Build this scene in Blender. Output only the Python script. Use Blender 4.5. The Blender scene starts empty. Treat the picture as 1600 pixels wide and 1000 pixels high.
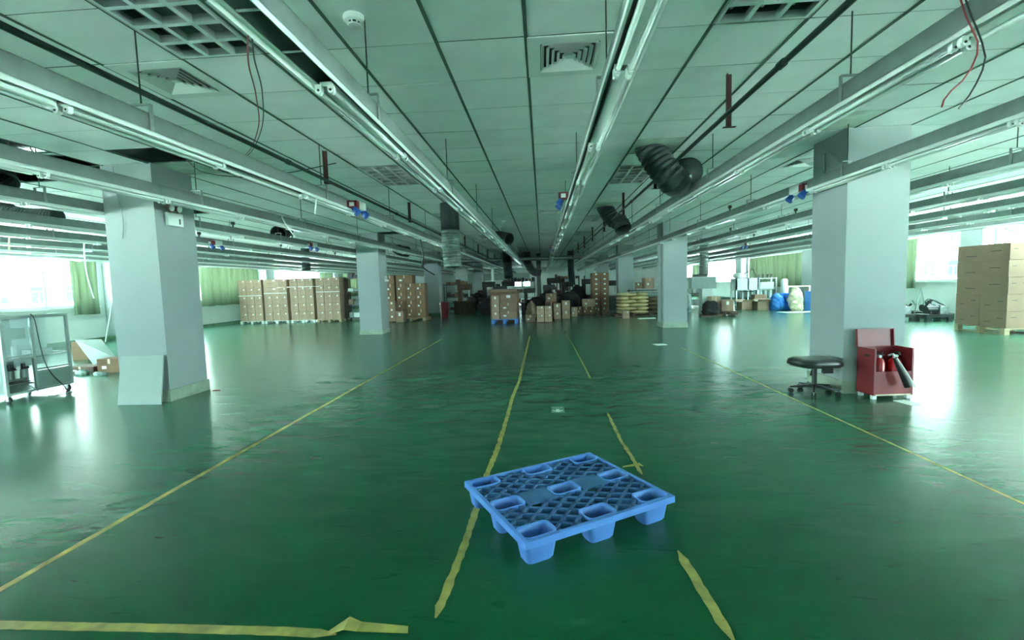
import bpy, bmesh, math, random
from mathutils import Vector, Matrix
C = bpy.context.scene
col = C.collection
random.seed(7)
PI = math.pi

# ------------------------------------------------------------------ camera
cd = bpy.data.cameras.new('camera'); cam = bpy.data.objects.new('camera', cd); col.objects.link(cam)
cd.sensor_width = 36; cd.lens = 36*720.44/1600; cd.clip_start = .05; cd.clip_end = 300
pitch, yaw, roll = 0.0774, 0.0674, -0.0294
F = Vector((-math.sin(yaw)*math.cos(pitch), math.cos(yaw)*math.cos(pitch), -math.sin(pitch)))
R = Vector((math.cos(yaw), math.sin(yaw), 0)); U = R.cross(F)
R2 = math.cos(roll)*R + math.sin(roll)*U; U2 = -math.sin(roll)*R + math.cos(roll)*U
M3 = Matrix((R2, U2, -F)).transposed()
cam.matrix_world = Matrix.Translation((0, 0, 1.384)) @ M3.to_4x4()
C.camera = cam

# ------------------------------------------------------------------ light
SKY = 13.0
w = bpy.data.worlds.new('world'); C.world = w; w.use_nodes = True
bg = w.node_tree.nodes['Background']
bg.inputs[0].default_value = (.70, .97, 1.0, 1); bg.inputs[1].default_value = SKY
sl = bpy.data.lights.new('sun', 'SUN'); sl.energy = 165; sl.angle = .01; sl.color = (1, .98, .92)
so = bpy.data.objects.new('sun', sl); so.rotation_euler = (math.radians(-3), math.radians(6), 0); col.objects.link(so)
C.view_settings.view_transform = 'Standard'; C.view_settings.look = 'None'
C.view_settings.gamma = 1; C.view_settings.use_curve_mapping = False
C.view_settings.exposure = 0.80
C.cycles.use_denoising = True
C.cycles.max_bounces = 10; C.cycles.diffuse_bounces = 7; C.cycles.glossy_bounces = 4
C.cycles.transparent_max_bounces = 12
C.cycles.sample_clamp_indirect = 40
C.cycles.caustics_reflective = False; C.cycles.caustics_refractive = False

XL, XR, YB, YF, ZC, ZS = -13.6, 12.25, -4.4, 47.0, 3.016, 3.75
def portal(name, loc, sx, sy, rot):
    l = bpy.data.lights.new(name, 'AREA'); l.shape = 'RECTANGLE'; l.size = sx; l.size_y = sy
    l.cycles.is_portal = True
    o = bpy.data.objects.new(name, l); o.location = loc; o.rotation_euler = rot; col.objects.link(o)

# ------------------------------------------------------------------ materials
MATS = {}
def mat(name, color, rough=.6, metal=0, noise=.0, nscale=8, spec=.5, bump=0, bscale=30, stretch=None, color2=None):
    if name in MATS: return MATS[name]
    m = bpy.data.materials.new(name); m.use_nodes = True; nt = m.node_tree; N = nt.nodes; L = nt.links
    b = N['Principled BSDF']; b.inputs['Base Color'].default_value = (*color, 1)
    b.inputs['Roughness'].default_value = rough; b.inputs['Metallic'].default_value = metal
    b.inputs['Specular IOR Level'].default_value = spec
    if noise or bump:
        tc = N.new('ShaderNodeTexCoord'); mp = N.new('ShaderNodeMapping'); L.new(tc.outputs['Object'], mp.inputs[0])
        if stretch: mp.inputs['Scale'].default_value = stretch
    if noise:
        n = N.new('ShaderNodeTexNoise'); n.inputs['Scale'].default_value = nscale; n.inputs['Detail'].default_value = 5
        L.new(mp.outputs[0], n.inputs['Vector'])
        r = N.new('ShaderNodeValToRGB'); L.new(n.outputs['Fac'], r.inputs[0])
        c2 = color2 or tuple(c*(1-noise) for c in color)
        r.color_ramp.elements[0].position = .3; r.color_ramp.elements[1].position = .7
        r.color_ramp.elements[0].color = (*c2, 1)
        r.color_ramp.elements[1].color = (*(min(1, c*(1+noise*.5)) for c in color), 1)
        L.new(r.outputs[0], b.inputs['Base Color'])
    if bump:
        n2 = N.new('ShaderNodeTexNoise'); n2.inputs['Scale'].default_value = bscale; L.new(mp.outputs[0], n2.inputs['Vector'])
        bp = N.new('ShaderNodeBump'); bp.inputs['Strength'].default_value = bump; bp.inputs['Distance'].default_value = .01
        L.new(n2.outputs['Fac'], bp.inputs['Height']); L.new(bp.outputs[0], b.inputs['Normal'])
    MATS[name] = m; return m

def floor_material():
    m = bpy.data.materials.new('green_epoxy'); m.use_nodes = True; nt = m.node_tree; N = nt.nodes; L = nt.links
    b = N['Principled BSDF']; tc = N.new('ShaderNodeTexCoord')
    def noise(scale, det, st, dist=0):
        mp = N.new('ShaderNodeMapping'); mp.inputs['Scale'].default_value = st; L.new(tc.outputs['Object'], mp.inputs[0])
        n = N.new('ShaderNodeTexNoise'); n.inputs['Scale'].default_value = scale; n.inputs['Detail'].default_value = det
        n.inputs['Distortion'].default_value = dist; L.new(mp.outputs[0], n.inputs['Vector']); return n.outputs['Fac']
    def ramp(fac, a, b_, ca, cb):
        r = N.new('ShaderNodeValToRGB'); r.color_ramp.elements[0].position = a; r.color_ramp.elements[1].position = b_
        r.color_ramp.elements[0].color = ca; r.color_ramp.elements[1].color = cb; L.new(fac, r.inputs[0]); return r.outputs[0]
    dust = noise(.7, 6, (1, 1, 1), .6); streak = noise(3.2, 6, (.55, 1.6, 1), 1.2); fine = noise(14, 5, (.5, 1.4, 1), 1.0)
    # dust streaks and the far floor's pale reflections, painted in by distance along Y
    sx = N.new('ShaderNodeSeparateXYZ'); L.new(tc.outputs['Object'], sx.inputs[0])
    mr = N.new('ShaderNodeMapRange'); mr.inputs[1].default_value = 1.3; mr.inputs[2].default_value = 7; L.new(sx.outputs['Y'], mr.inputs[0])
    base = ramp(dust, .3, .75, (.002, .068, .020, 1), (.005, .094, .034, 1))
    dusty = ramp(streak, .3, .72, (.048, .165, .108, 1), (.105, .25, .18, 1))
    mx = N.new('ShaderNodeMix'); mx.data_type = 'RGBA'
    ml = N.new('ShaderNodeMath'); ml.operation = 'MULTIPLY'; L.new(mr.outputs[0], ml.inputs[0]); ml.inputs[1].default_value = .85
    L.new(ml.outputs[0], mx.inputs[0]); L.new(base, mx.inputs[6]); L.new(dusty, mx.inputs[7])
    # dark scuffs
    sc = ramp(noise(5.5, 8, (.4, 2.2, 1), 1.6), .64, .69, (0, 0, 0, 1), (1, 1, 1, 1))
    mx2 = N.new('ShaderNodeMix'); mx2.data_type = 'RGBA'
    m2 = N.new('ShaderNodeMath'); m2.operation = 'MULTIPLY'; L.new(sc, m2.inputs[0]); m2.inputs[1].default_value = .4
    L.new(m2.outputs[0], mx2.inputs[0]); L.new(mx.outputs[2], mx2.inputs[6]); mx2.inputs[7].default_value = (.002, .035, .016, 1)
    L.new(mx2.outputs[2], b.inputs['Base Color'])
    b.inputs['Roughness'].default_value = .23
    b.inputs['Specular IOR Level'].default_value = .30
    bp = N.new('ShaderNodeBump'); bp.inputs['Strength'].default_value = .2; bp.inputs['Distance'].default_value = .012
    ad = N.new('ShaderNodeMath'); ad.operation = 'ADD'; m3 = N.new('ShaderNodeMath'); m3.operation = 'MULTIPLY'; m3.inputs[1].default_value = .22
    L.new(fine, m3.inputs[0]); L.new(m3.outputs[0], ad.inputs[0]); L.new(streak, ad.inputs[1])
    L.new(ad.outputs[0], bp.inputs['Height']); L.new(bp.outputs[0], b.inputs['Normal'])
    return m
M_floor = floor_material()
M_wall = mat('wall_paint', (.60, .65, .64), .75, noise=.06, nscale=2)
M_col = mat('column_paint', (.335, .385, .39), .7, noise=.05, nscale=1.5)
M_skirt = mat('skirting_green', (.34, .42, .32), .55, noise=.25, nscale=7)
M_skirtd = mat('skirting_dark', (.10, .20, .13), .5, noise=.3, nscale=5)
M_tile = mat('ceiling_tile', (.88, .93, .93), .9, noise=.05, nscale=3)
M_tile2 = mat('ceiling_tile_aged', (.83, .90, .89), .9, noise=.08, nscale=3)
M_tile3 = mat('ceiling_tile_stained', (.62, .74, .66), .9, noise=.25, nscale=4, color2=(.42, .50, .42))
M_grid = mat('grid_bar', (.07, .13, .10), .8)
M_dark = mat('plenum_dark', (.03, .05, .045), .9)
M_galv = mat('galvanised_steel', (.42, .46, .46), .36, .85, noise=.22, nscale=18)
M_tray = mat('tray_grey_paint', (.25, .30, .29), .45, .3, noise=.15, nscale=9)
M_white = mat('white_metal', (.72, .80, .76), .35, .1)
M_plastic = mat('white_plastic', (.74, .80, .77), .4)
M_alu = mat('bright_aluminium', (.88, .95, .93), .30, .6)
M_tube = mat('lamp_glass', (.62, .72, .68), .12, 0, spec=.8)
M_blackp = mat('black_plastic', (.015, .018, .018), .45)
M_rubber = mat('black_rubber', (.02, .022, .022), .8)
M_duct = mat('black_insulation', (.035, .055, .052), .38, .1, noise=.35, nscale=14, bump=.5, bscale=20)
M_foil = mat('duct_foil', (.50, .56, .56), .28, .9, noise=.2, nscale=12, bump=.6, bscale=25)
M_rust = mat('primer_red_steel', (.075, .022, .018), .6, noise=.3)
M_pipe = mat('pipe_dark', (.05, .085, .07), .45, .3)
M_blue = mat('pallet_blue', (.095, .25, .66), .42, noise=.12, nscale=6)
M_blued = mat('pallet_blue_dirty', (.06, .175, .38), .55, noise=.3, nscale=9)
M_bluep = mat('socket_blue', (.01, .06, .26), .4)
M_red = mat('cabinet_red', (.22, .018, .024), .35, noise=.18, nscale=7)
M_redd = mat('extinguisher_red', (.42, .015, .02), .25)
M_yel = mat('tape_yellow', (.40, .35, .08), .6, noise=.45, nscale=9, color2=(.2, .19, .06))
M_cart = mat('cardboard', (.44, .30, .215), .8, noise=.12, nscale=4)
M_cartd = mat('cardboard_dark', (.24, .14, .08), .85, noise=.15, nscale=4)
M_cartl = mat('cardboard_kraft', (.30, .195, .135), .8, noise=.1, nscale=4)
M_ctape = mat('parcel_tape', (.66, .55, .40), .25)
M_lab = mat('paper_label', (.85, .88, .85), .6)
M_ink = mat('print_ink', (.10, .08, .06), .7)
M_wood = mat('pallet_wood', (.50, .38, .24), .8, noise=.3, nscale=12, stretch=(.3, 3, 3))
M_ply = mat('dark_board', (.12, .07, .045), .7, noise=.3, nscale=5)
M_curt = mat('curtain_green', (.32, .44, .17), .9, noise=.2, nscale=5)
M_frame = mat('window_aluminium', (.62, .70, .70), .4, .3)
M_fac = mat('facade_white', (.85, .86, .84), .8)
M_facw = mat('facade_glass', (.015, .045, .05), .7, spec=.1)
M_ground = mat('outside_paving', (.60, .74, .71), .9)
M_sack = mat('woven_sack', (.60, .48, .26), .75, noise=.15, nscale=9, bump=.3, bscale=60)
M_sackd = mat('jute_sack', (.22, .15, .10), .85, noise=.2, nscale=8, bump=.3, bscale=40)
M_gray = mat('grey_panel', (.26, .34, .32), .5, noise=.1)
M_lgray = mat('light_grey_panel', (.52, .60, .56), .5)
M_mach = mat('machine_white', (.66, .78, .78), .4)
M_steel = mat('dark_steel', (.055, .06, .06), .4, .6, noise=.4, nscale=10)
M_seat = mat('black_vinyl', (.02, .024, .024), .3, spec=.6)
M_cream = mat('cream_bag', (.85, .74, .52), .6, noise=.15)
M_wire = mat('red_wire', (.25, .02, .025), .5)
M_sign = mat('sign_green', (.01, .13, .06), .35)
M_beige = mat('board_white', (.37, .43, .41), .7, noise=.04)

def glass():
    m = bpy.data.materials.new('clear_glass'); m.use_nodes = True; nt = m.node_tree; N = nt.nodes; L = nt.links
    N.remove(N['Principled BSDF']); o = N['Material Output']
    t = N.new('ShaderNodeBsdfTransparent'); t.inputs[0].default_value = (.93, .97, .96, 1)
    g = N.new('ShaderNodeBsdfGlossy'); g.inputs['Roughness'].default_value = .03
    f = N.new('ShaderNodeLayerWeight'); f.inputs[0].default_value = .5; mx = N.new('ShaderNodeMixShader')
    pw = N.new('ShaderNodeMath'); pw.operation = 'POWER'; L.new(f.outputs['Facing'], pw.inputs[0]); pw.inputs[1].default_value = 5
    ma = N.new('ShaderNodeMath'); ma.operation = 'MULTIPLY_ADD'; L.new(pw.outputs[0], ma.inputs[0]); ma.inputs[1].default_value = .45; ma.inputs[2].default_value = .04
    L.new(ma.outputs[0], mx.inputs[0]); L.new(t.outputs[0], mx.inputs[1]); L.new(g.outputs[0], mx.inputs[2]); L.new(mx.outputs[0], o.inputs[0]); return m
M_glass = glass()
def film():
    m = bpy.data.materials.new('frosted_film'); m.use_nodes = True; nt = m.node_tree; N = nt.nodes; L = nt.links
    b = N['Principled BSDF']; b.inputs['Base Color'].default_value = (.75, .85, .85, 1); b.inputs['Roughness'].default_value = .2
    b.inputs['Alpha'].default_value = .3; return m
M_film = film()
def curtain_mat():
    m = bpy.data.materials.new('curtain_cloth'); m.use_nodes = True; nt = m.node_tree; N = nt.nodes; L = nt.links
    N.remove(N['Principled BSDF']); o = N['Material Output']
    d = N.new('ShaderNodeBsdfDiffuse'); d.inputs[0].default_value = (.15, .21, .145, 1)
    t = N.new('ShaderNodeBsdfTranslucent'); t.inputs[0].default_value = (.20, .26, .15, 1)
    mx = N.new('ShaderNodeMixShader'); mx.inputs[0].default_value = .06
    L.new(d.outputs[0], mx.inputs[1]); L.new(t.outputs[0], mx.inputs[2]); L.new(mx.outputs[0], o.inputs[0]); return m
M_curt = curtain_mat()

# ------------------------------------------------------------------ mesh builder
class MB:
    def __init__(s): s.v = []; s.f = []; s.m = []; s.ms = []; s.sm = []
    def _mi(s, m):
        if m not in s.ms: s.ms.append(m)
        return s.ms.index(m)
    def add(s, vs, fs, m, smooth=False, T=None):
        n = len(s.v)
        s.v += [tuple(T @ Vector(v)) if T else tuple(v) for v in vs]
        k = s._mi(m)
        for f in fs: s.f.append(tuple(i+n for i in f)); s.m.append(k); s.sm.append(smooth)
        return s
    def box(s, x0, x1, y0, y1, z0, z1, m, T=None):
        vs = [(x, y, z) for x in (x0, x1) for y in (y0, y1) for z in (z0, z1)]
        return s.add(vs, [(0, 1, 3, 2), (4, 6, 7, 5), (0, 4, 5, 1), (2, 3, 7, 6), (0, 2, 6, 4), (1, 5, 7, 3)], m, False, T)
    def rbox(s, x0, x1, y0, y1, z0, z1, r, m, T=None, n=3):   # rounded in all edges
        cx, cy, cz = (x0+x1)/2, (y0+y1)/2, (z0+z1)/2; hx, hy, hz = (x1-x0)/2-r, (y1-y0)/2-r, (z1-z0)/2-r
        bm = bmesh.new(); bmesh.ops.create_uvsphere(bm, u_segments=4*n, v_segments=2*n, radius=1)
        vs = []
        for v in bm.verts:
            c = v.co; e = 1e-4
            sg = lambda t: (t > e) - (t < -e)
            vs.append((cx+c.x*r+sg(c.x)*hx, cy+c.y*r+sg(c.y)*hy, cz+c.z*r+sg(c.z)*hz))
        fs = [tuple(v.index for v in f.verts) for f in bm.faces]; bm.free()
        return s.add(vs, fs, m, True, T)
    def sweep(s, path, rad, m, n=10, caps=True, smooth=True, T=None):
        P = [Vector(p) for p in path]; rings = []
        if not isinstance(rad, (list, tuple)): rad = [rad]*len(P)
        up = None
        for i, p in enumerate(P):
            d = (P[min(i+1, len(P)-1)]-P[max(i-1, 0)]).normalized()
            if up is None:
                up = Vector((0, 0, 1)) if abs(d.z) < .9 else Vector((1, 0, 0))
            up = (up-d*up.dot(d)).normalized(); side = d.cross(up)
            rings.append([p+(side*math.cos(a)+up*math.sin(a))*rad[i] for a in [2*PI*k/n for k in range(n)]])
        vs = [v for r in rings for v in r]; fs = []
        for i in range(len(P)-1):
            for k in range(n): fs.append((i*n+k, i*n+(k+1) % n, (i+1)*n+(k+1) % n, (i+1)*n+k))
        if caps: fs += [tuple(range(n)), tuple((len(P)-1)*n+k for k in range(n-1, -1, -1))]
        return s.add(vs, fs, m, smooth, T)
    def cyl(s, a, b, r, m, n=12, r2=None, T=None): return s.sweep([a, b], [r, r if r2 is None else r2], m, n, True, True, T)
    def prism(s, pts, z0, z1, m, T=None):
        n = len(pts); vs = [(x, y, z0) for x, y in pts]+[(x, y, z1) for x, y in pts]
        return s.add(vs, [tuple(range(n-1, -1, -1)), tuple(range(n, 2*n))]+[(i, (i+1) % n, n+(i+1) % n, n+i) for i in range(n)], m, False, T)
    def mesh(s, name):
        me = bpy.data.meshes.new(name); me.from_pydata(s.v, [], s.f)
        for m in s.ms: me.materials.append(m)
        me.polygons.foreach_set('material_index', s.m); me.polygons.foreach_set('use_smooth', s.sm)
        me.update(); return me
    def build(s, name, parent=None, loc=None, rz=0):
        o = bpy.data.objects.new(name, s.mesh(name)); col.objects.link(o)
        if any(s.sm): 
            try: o.data.set_sharp_from_angle(angle=math.radians(40))
            except Exception: pass
        if parent: o.parent = parent
        if loc is not None: o.location = loc
        if rz: o.rotation_euler.z = rz
        return o

def tag(o, label=None, cat=None, group=None, kind=None):
    if label: o['label'] = label
    if cat: o['category'] = cat
    if group: o['group'] = group
    if kind: o['kind'] = kind
    return o
def thing(name, label, cat, loc=(0, 0, 0), rz=0, group=None, kind=None):
    o = bpy.data.objects.new(name, None); col.objects.link(o); o.empty_display_size = .1
    o.location = loc; o.rotation_euler = (0, 0, rz); return tag(o, label, cat, group, kind)
def link(name, mesh, parent=None, loc=(0, 0, 0), rot=None):
    o = bpy.data.objects.new(name, mesh); col.objects.link(o); o.parent = parent; o.location = loc
    if rot: o.rotation_euler = rot
    return o
def copy_tree(o, parent=None):
    c = o.copy(); col.objects.link(c)
    if parent: c.parent = parent
    for ch in o.children: copy_tree(ch, c)
    return c
ORD = 'first second third fourth fifth sixth seventh eighth ninth tenth eleventh twelfth thirteenth fourteenth fifteenth sixteenth seventeenth eighteenth'.split()

# ================================================================== SETTING
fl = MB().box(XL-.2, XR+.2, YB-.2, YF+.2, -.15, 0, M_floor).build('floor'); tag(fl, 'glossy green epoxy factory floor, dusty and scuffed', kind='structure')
tag(MB().box(-90, 90, -60, 110, -6.3, -6, M_ground).build('ground'), 'pale paving outside the windows', kind='structure')
tag(MB().box(XL-.2, XR+.2, YB-.2, YF+.2, ZS, ZS+.2, M_dark).build('ceiling_slab'), 'dark concrete slab above the tiled ceiling', kind='structure')

# --- side walls with window bays; windows (Y0, Y1, open from, open to) -> curtain elsewhere
WZ0, WZ1 = 1.10, 2.50
bays_L = [(-3.6, 5.4), (6.35, 13.3), (14.4, 21.2), (22.3, 29.0), (30.2, 36.9), (38.1, 44.9)]
bays_R = [(-3.6, 5.4), (6.35, 13.25), (14.2, 21.2), (22.3, 28.4), (29.6, 35.4), (36.4, 44.0)]
def side_wall(side, X, bays):
    WZ0, WZ1 = 1.10, 2.50
    s = 1 if side == 'right' else -1
    wl = tag(thing('wall_'+side, None, None), 'pale painted %s wall with wide window bays' % side, kind='structure')
    mb = MB(); a, b = (X, X+.2) if s > 0 else (X-.2, X)
    yn = bays[0][1]   # unseen nearest bay, made taller than the others to let in more light
    mb.box(a, b, yn, YF+.2, 0, WZ0, M_wall); mb.box(a, b, yn, YF+.2, WZ1, ZS, M_wall)
    mb.box(a, b, YB-.2, yn, 0, .15, M_wall); mb.box(a, b, YB-.2, yn, 2.9, ZS, M_wall)
    y = YB-.2
    for n_, (y0, y1) in enumerate(bays+[(YF+.2, 0)]):
        mb.box(a, b, y, y0, *((WZ0, WZ1) if n_ else (.15, 2.9)), M_wall); y = y1
    mb.build('wall_body', wl)
    sk = MB(); sk.box(min(X, X-s*.02), max(X, X-s*.02), YB, YF, 0, .13, M_skirtd)
    tag(sk.build('baseboard_'+side), 'dark green baseboard along the %s wall' % side, kind='structure')
    for i, (y0, y1) in enumerate(bays):
        WZ0, WZ1 = (1.10, 2.50) if i else (.15, 2.9)
        wn = thing('window_%d' % (i+1 + (0 if s < 0 else 6)), 'aluminium window bay in the %s wall, %s from the camera' % (side, ORD[i]), None, (X+s*.1, (y0+y1)/2, WZ0), 0, kind='structure')
        L = (y1-y0)/2; H = WZ1-WZ0
        fr = MB(); t = .03
        fr.box(-t, t, -L, L, 0, .05, M_frame); fr.box(-t, t, -L, L, H-.05, H, M_frame)
        fr.box(-t, t, -L, -L+.05, 0, H, M_frame); fr.box(-t, t, L-.05, L, 0, H, M_frame)
        fr.build('window_frame', wn)
        sl = MB().box(-.16, .14, -L-.03, L+.03, -.04, 0, M_plastic) if s > 0 else MB().box(-.14, .16, -L-.03, L+.03, -.04, 0, M_plastic)
        sl.build('window_sill', wn)
        n = max(2, round((y1-y0)/1.35)); me = MB().box(-.02, .02, -.022, .022, .05, H-.05, M_frame).mesh('mullion')
        wd = (y1-y0-.1)/n; pm = MB().box(-.003, .003, -wd/2+.02, wd/2-.02, .05, H-.05, M_glass).mesh('pane')
        for k in range(1, n): link('mullion', me, wn, (0, -L+.05+k*wd, 0))
        for k in range(n): link('pane', pm, wn, (0, -L+.05+(k+.5)*wd, 0))
        portal('daylight_%s_%d' % (side, i), (X+s*.25, (y0+y1)/2, (WZ0+WZ1)/2), WZ1-WZ0, y1-y0, (0, s*PI/2, 0))
    return wl
side_wall('left', XL, bays_L); side_wall('right', XR, bays_R)
# pilasters between bays
def pil(X, y0, y1, d, nm):
    a, b = (X, X+d) if d > 0 else (X+d, X)
    p = thing(nm, 'white wall pier beside a window bay', None, (0, 0, 0), kind='structure'); p['label'] = 'white pier projecting from the %s wall at Y %s' % (('left' if d > 0 else 'right'), 'near') if 0 else ('white pier on the %s wall' % ('left' if d > 0 else 'right'))
    MB().box(a, b, y0, y1, 0, ZS, M_col).build('pier', p); MB().box(a-.012, b+.012, y0-.012, y1+.012, 0, .16, M_skirtd).build('skirting', p)
for (y0, y1) in [(5.55, 6.2), (13.5, 14.2), (21.4, 22.1), (29.2, 29.95), (37.1, 37.9)]: pil(XL, y0, y1, .42, 'wall_column')
for (y0, y1) in [(5.55, 6.2), (13.4, 14.05), (21.35, 22.1), (28.6, 29.4), (35.6, 36.25)]: pil(XR, y0, y1, -.35, 'wall_column')
# back wall (behind the camera) with windows, far wall with windows and doors
bwall = tag(thing('wall_back', None, None), 'pale wall behind the viewpoint with windows', kind='structure')
mb = MB(); mb.box(XL-.2, XR+.2, YB-.2, YB, 0, .15, M_wall); mb.box(XL-.2, XR+.2, YB-.2, YB, 2.9, ZS, M_wall)
xs = XL-.2
BW = [(-11.6, -10.7), (-5.1, -4.3), (2.5, 3.3), (9.2, 10.1)]  # unseen windows, full height and narrow width set for the light inside
for x0, x1 in BW+[(XR+.2, 0)]: mb.box(xs, x0, YB-.2, YB, .15, 2.9, M_wall); xs = x1
mb.build('wall_body', bwall)
for i, (x0, x1) in enumerate(BW):
    wn = thing('window_%d' % (13+i), 'unseen window behind the viewpoint, sized for its light', None, ((x0+x1)/2, YB-.1, .15), 0, kind='structure')
    L = (x1-x0)/2; fr = MB()
    fr.box(-L, L, -.03, .03, 0, .05, M_frame).box(-L, L, -.03, .03, 2.7, 2.75, M_frame).box(-L, -L+.05, -.03, .03, 0, 2.75, M_frame).box(L-.05, L, -.03, .03, 0, 2.75, M_frame)
    fr.build('window_frame', wn)
    for k in range(4):
        MB().box(-L+.05+k*(2*L-.1)/4+.02, -L+.05+(k+1)*(2*L-.1)/4-.02, -.003, .003, .05, 2.7, M_glass).build('pane', wn)
        if k: MB().box(-L+.03+k*(2*L-.1)/4, -L+.07+k*(2*L-.1)/4, -.02, .02, .05, 2.7, M_frame).build('mullion', wn)
    portal('daylight_back_%d' % i, ((x0+x1)/2, YB-.25, 1.8), x1-x0, 2.75, (PI/2, 0, 0))
fwall = tag(thing('wall_far', None, None), 'far end wall with a strip of small windows', kind='structure')
mb = MB(); FW = [(-6.6, -5.9), (-3.9, -3.05), (-2.9, -2.1), (-1.9, -1.2)]; xs = XL-.2
mb.box(XL-.2, XR+.2, YF, YF+.2, 0, 1.15, M_wall).box(XL-.2, XR+.2, YF, YF+.2, 1.65, ZS, M_wall)
for x0, x1 in FW+[(XR+.2, 0)]: mb.box(xs, x0, YF, YF+.2, 1.15, 1.65, M_wall); xs = x1
mb.build('wall_body', fwall)
for i, (x0, x1) in enumerate(FW):
    wn = thing('window_%d' % (17+i), 'small bright window in the far end wall', None, ((x0+x1)/2, YF+.1, 1.15), 0, kind='structure'); L = (x1-x0)/2
    MB().box(-L, L, -.03, .03, 0, .03, M_frame).box(-L, L, -.03, .03, .47, .5, M_frame).box(-L, -L+.03, -.03, .03, 0, .5, M_frame).box(L-.03, L, -.03, .03, 0, .5, M_frame).build('window_frame', wn)
    MB().box(-L+.03, L-.03, -.003, .003, .03, .47, M_glass).build('pane', wn)
for i, x in enumerate((1.85, 4.6)):
    d = thing('door_%d' % (i+1), ('dark door in the far end wall, nearer the middle', 'dark door in the far end wall, nearer the right')[i], None, (x, YF, 0), kind='structure')
    MB().box(-.5, .5, -.05, 0, 0, 2.1, M_frame).build('door_frame', d); MB().box(-.43, .43, -.08, -.05, .01, 2.03, M_ply).build('door_leaf', d)
    MB().cyl((.33, -.12, 1), (.33, -.08, 1), .02, M_galv).build('door_handle', d)
# partition at the dark far left end of the hall
tag(MB().box(-8.5, -1.0, 38.0, 38.15, 1.75, 2.3, M_gray).box(-8.5, -4.7, 38, 38.15, 0, 1.75, M_gray).build('partition_wall'), 'dim grey partition before the far end wall', kind='structure')

# --- curtains
def curtain(X, y0, y1, label, amp=.075, z0=.86, z1=2.47):
    mb = MB(); n = int((y1-y0)*34); s = 1 if X < 0 else -1; vs = []; fs = []; rnd = random.Random(int(abs(y0)*91))
    ph = 0; t = [] 
    for i in range(n+1):
        ph += rnd.uniform(.2, .9); t.append(ph)
    zz = [z1, z1-.06, (z0+z1)/2, z0]
    for i in range(n+1):
        y = y0+(y1-y0)*i/n
        for j, z in enumerate(zz):
            a = amp*(.55+.45*j/3); vs.append((X+s*(.16+a*math.sin(t[i])), y+.012*math.sin(t[i]*1.7)*j, z+(.01*math.sin(t[i]*.4) if j == 3 else 0)))
    for i in range(n):
        for j in range(3): fs.append((i*4+j, i*4+j+1, (i+1)*4+j+1, (i+1)*4+j))
    th = thing('curtain', label, 'curtain', (X, y0, z0)); 
    mb.add([(a-X, b-y0, c-z0) for a, b, c in vs], fs, M_curt, True); mb.build('cloth', th)
    MB().cyl((s*.16, -.08, z1-z0+.015), (s*.16, y1-y0+.08, z1-z0+.015), .012, M_plastic, 8).build('curtain_rail', th)
    for yy in (-.06, y1-y0+.06): MB().box(min(0, s*.17), max(0, s*.17), yy-.01, yy+.01, z1-z0+.03, z1-z0+.045, M_plastic).build('rail_bracket', th)
curtain(XL, 12.35, 13.25, 'green curtain bunched beside the nearest bright window on the left wall')
curtain(XL, 14.5, 15.2, 'green curtain bunched behind the near white column on the left')
curtain(XL, 17.3, 21.1, 'drawn green curtain on left wall behind the stacked cartons')
curtain(XL, 27.2, 29.1, 'green curtain visible above the carton stacks by the left wall')
curtain(XL, 30.0, 37.0, 'long green curtain added to keep the deep left hall dark')  # this and the next curtain added to hold back daylight deep in the hall
curtain(XL, 38.2, 45.0, 'last green curtain, added to darken the far end of the left wall')
curtain(XR, 15.75, 16.6, 'yellow-green curtain pulled aside just past the big right column')
curtain(XR, 16.85, 18.0, 'green curtain hidden partly behind the big right column')
curtain(XR, 22.2, 28.0, 'wide drawn green curtain behind the blue crates on the right')
curtain(XR, 36.6, 38.2, 'pale curtain bunched between two bright windows far on the right')
curtain(XR, 40.0, 44.1, 'last green curtain, added to darken the far end of the right wall')  # added to hold back daylight at the far right end

# --- columns
def column(x, y, side, k):
    c = thing('column', 'white square column, %s of the %s row counted from the camera' % (ORD[k], side), 'column', (x, y, 0), kind='structure')
    del c['category']
    MB().box(-.335, .335, -.335, .335, 0, ZC+.012, M_col).build('shaft', c); MB().box(-.33, .33, -.33, .33, ZC+.012, ZS-.01, M_dark).build('concrete_head', c)
    MB().box(-.352, .352, -.352, .352, 0, .125 if k else .15, M_skirt if k < 2 else M_skirtd).build('skirting', c)
    return c
colsL = [column(-5.17, y, 'left', i) for i, y in enumerate((5.91, 13.85, 21.75, 29.6, 37.5))]
colsR = [column(3.80, y, 'right', i) for i, y in enumerate((5.88, 13.85, 21.65, 29.5, 37.4))]

# --- ceiling: tiles and grid bars
GX0, GY0, T = -.0689, 3.1993, .6
ceil = tag(thing('ceiling', None, None, (0, 0, 0)), 'suspended ceiling of pale square tiles in a dark grid', kind='structure')
kx0, kx1 = -22, 20; jy0, jy1 = -12, 72
special = {}
def mark(k, j, what): special[(k, j)] = what
TROF = [(-4, j) for j in (-2, 5, 12, 20, 27)]+[(2, j) for j in (-2, 6, 14, 20)]+[(-10, j) for j in (10, 16, 22)]+[(8, j) for j in (4, 10, 16, 22)]
for k, j in TROF: mark(k, j, 't'); mark(k, j+1, 't')
DIFF = [(0, 0), (-5, 0), (0, 12), (0, 20), (6, 6)]
for k, j in DIFF: mark(k, j, 'd')
for k in range(-14, -9):
    for j in range(2, 5):
        if (k, j) not in ((-14, 4), ): mark(k, j, 'h')
for kj in [(-8, 3), (-7, 4), (-8, 17), (-12, 9), (-11, 10), (-14, 14), ]: mark(*kj, 'h')
tm = [MB().box(-.293, .293, -.296, .296, 0, .014, m).mesh('ceiling_tile') for m in (M_tile, M_tile2, M_tile3)]
cells = []
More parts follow.
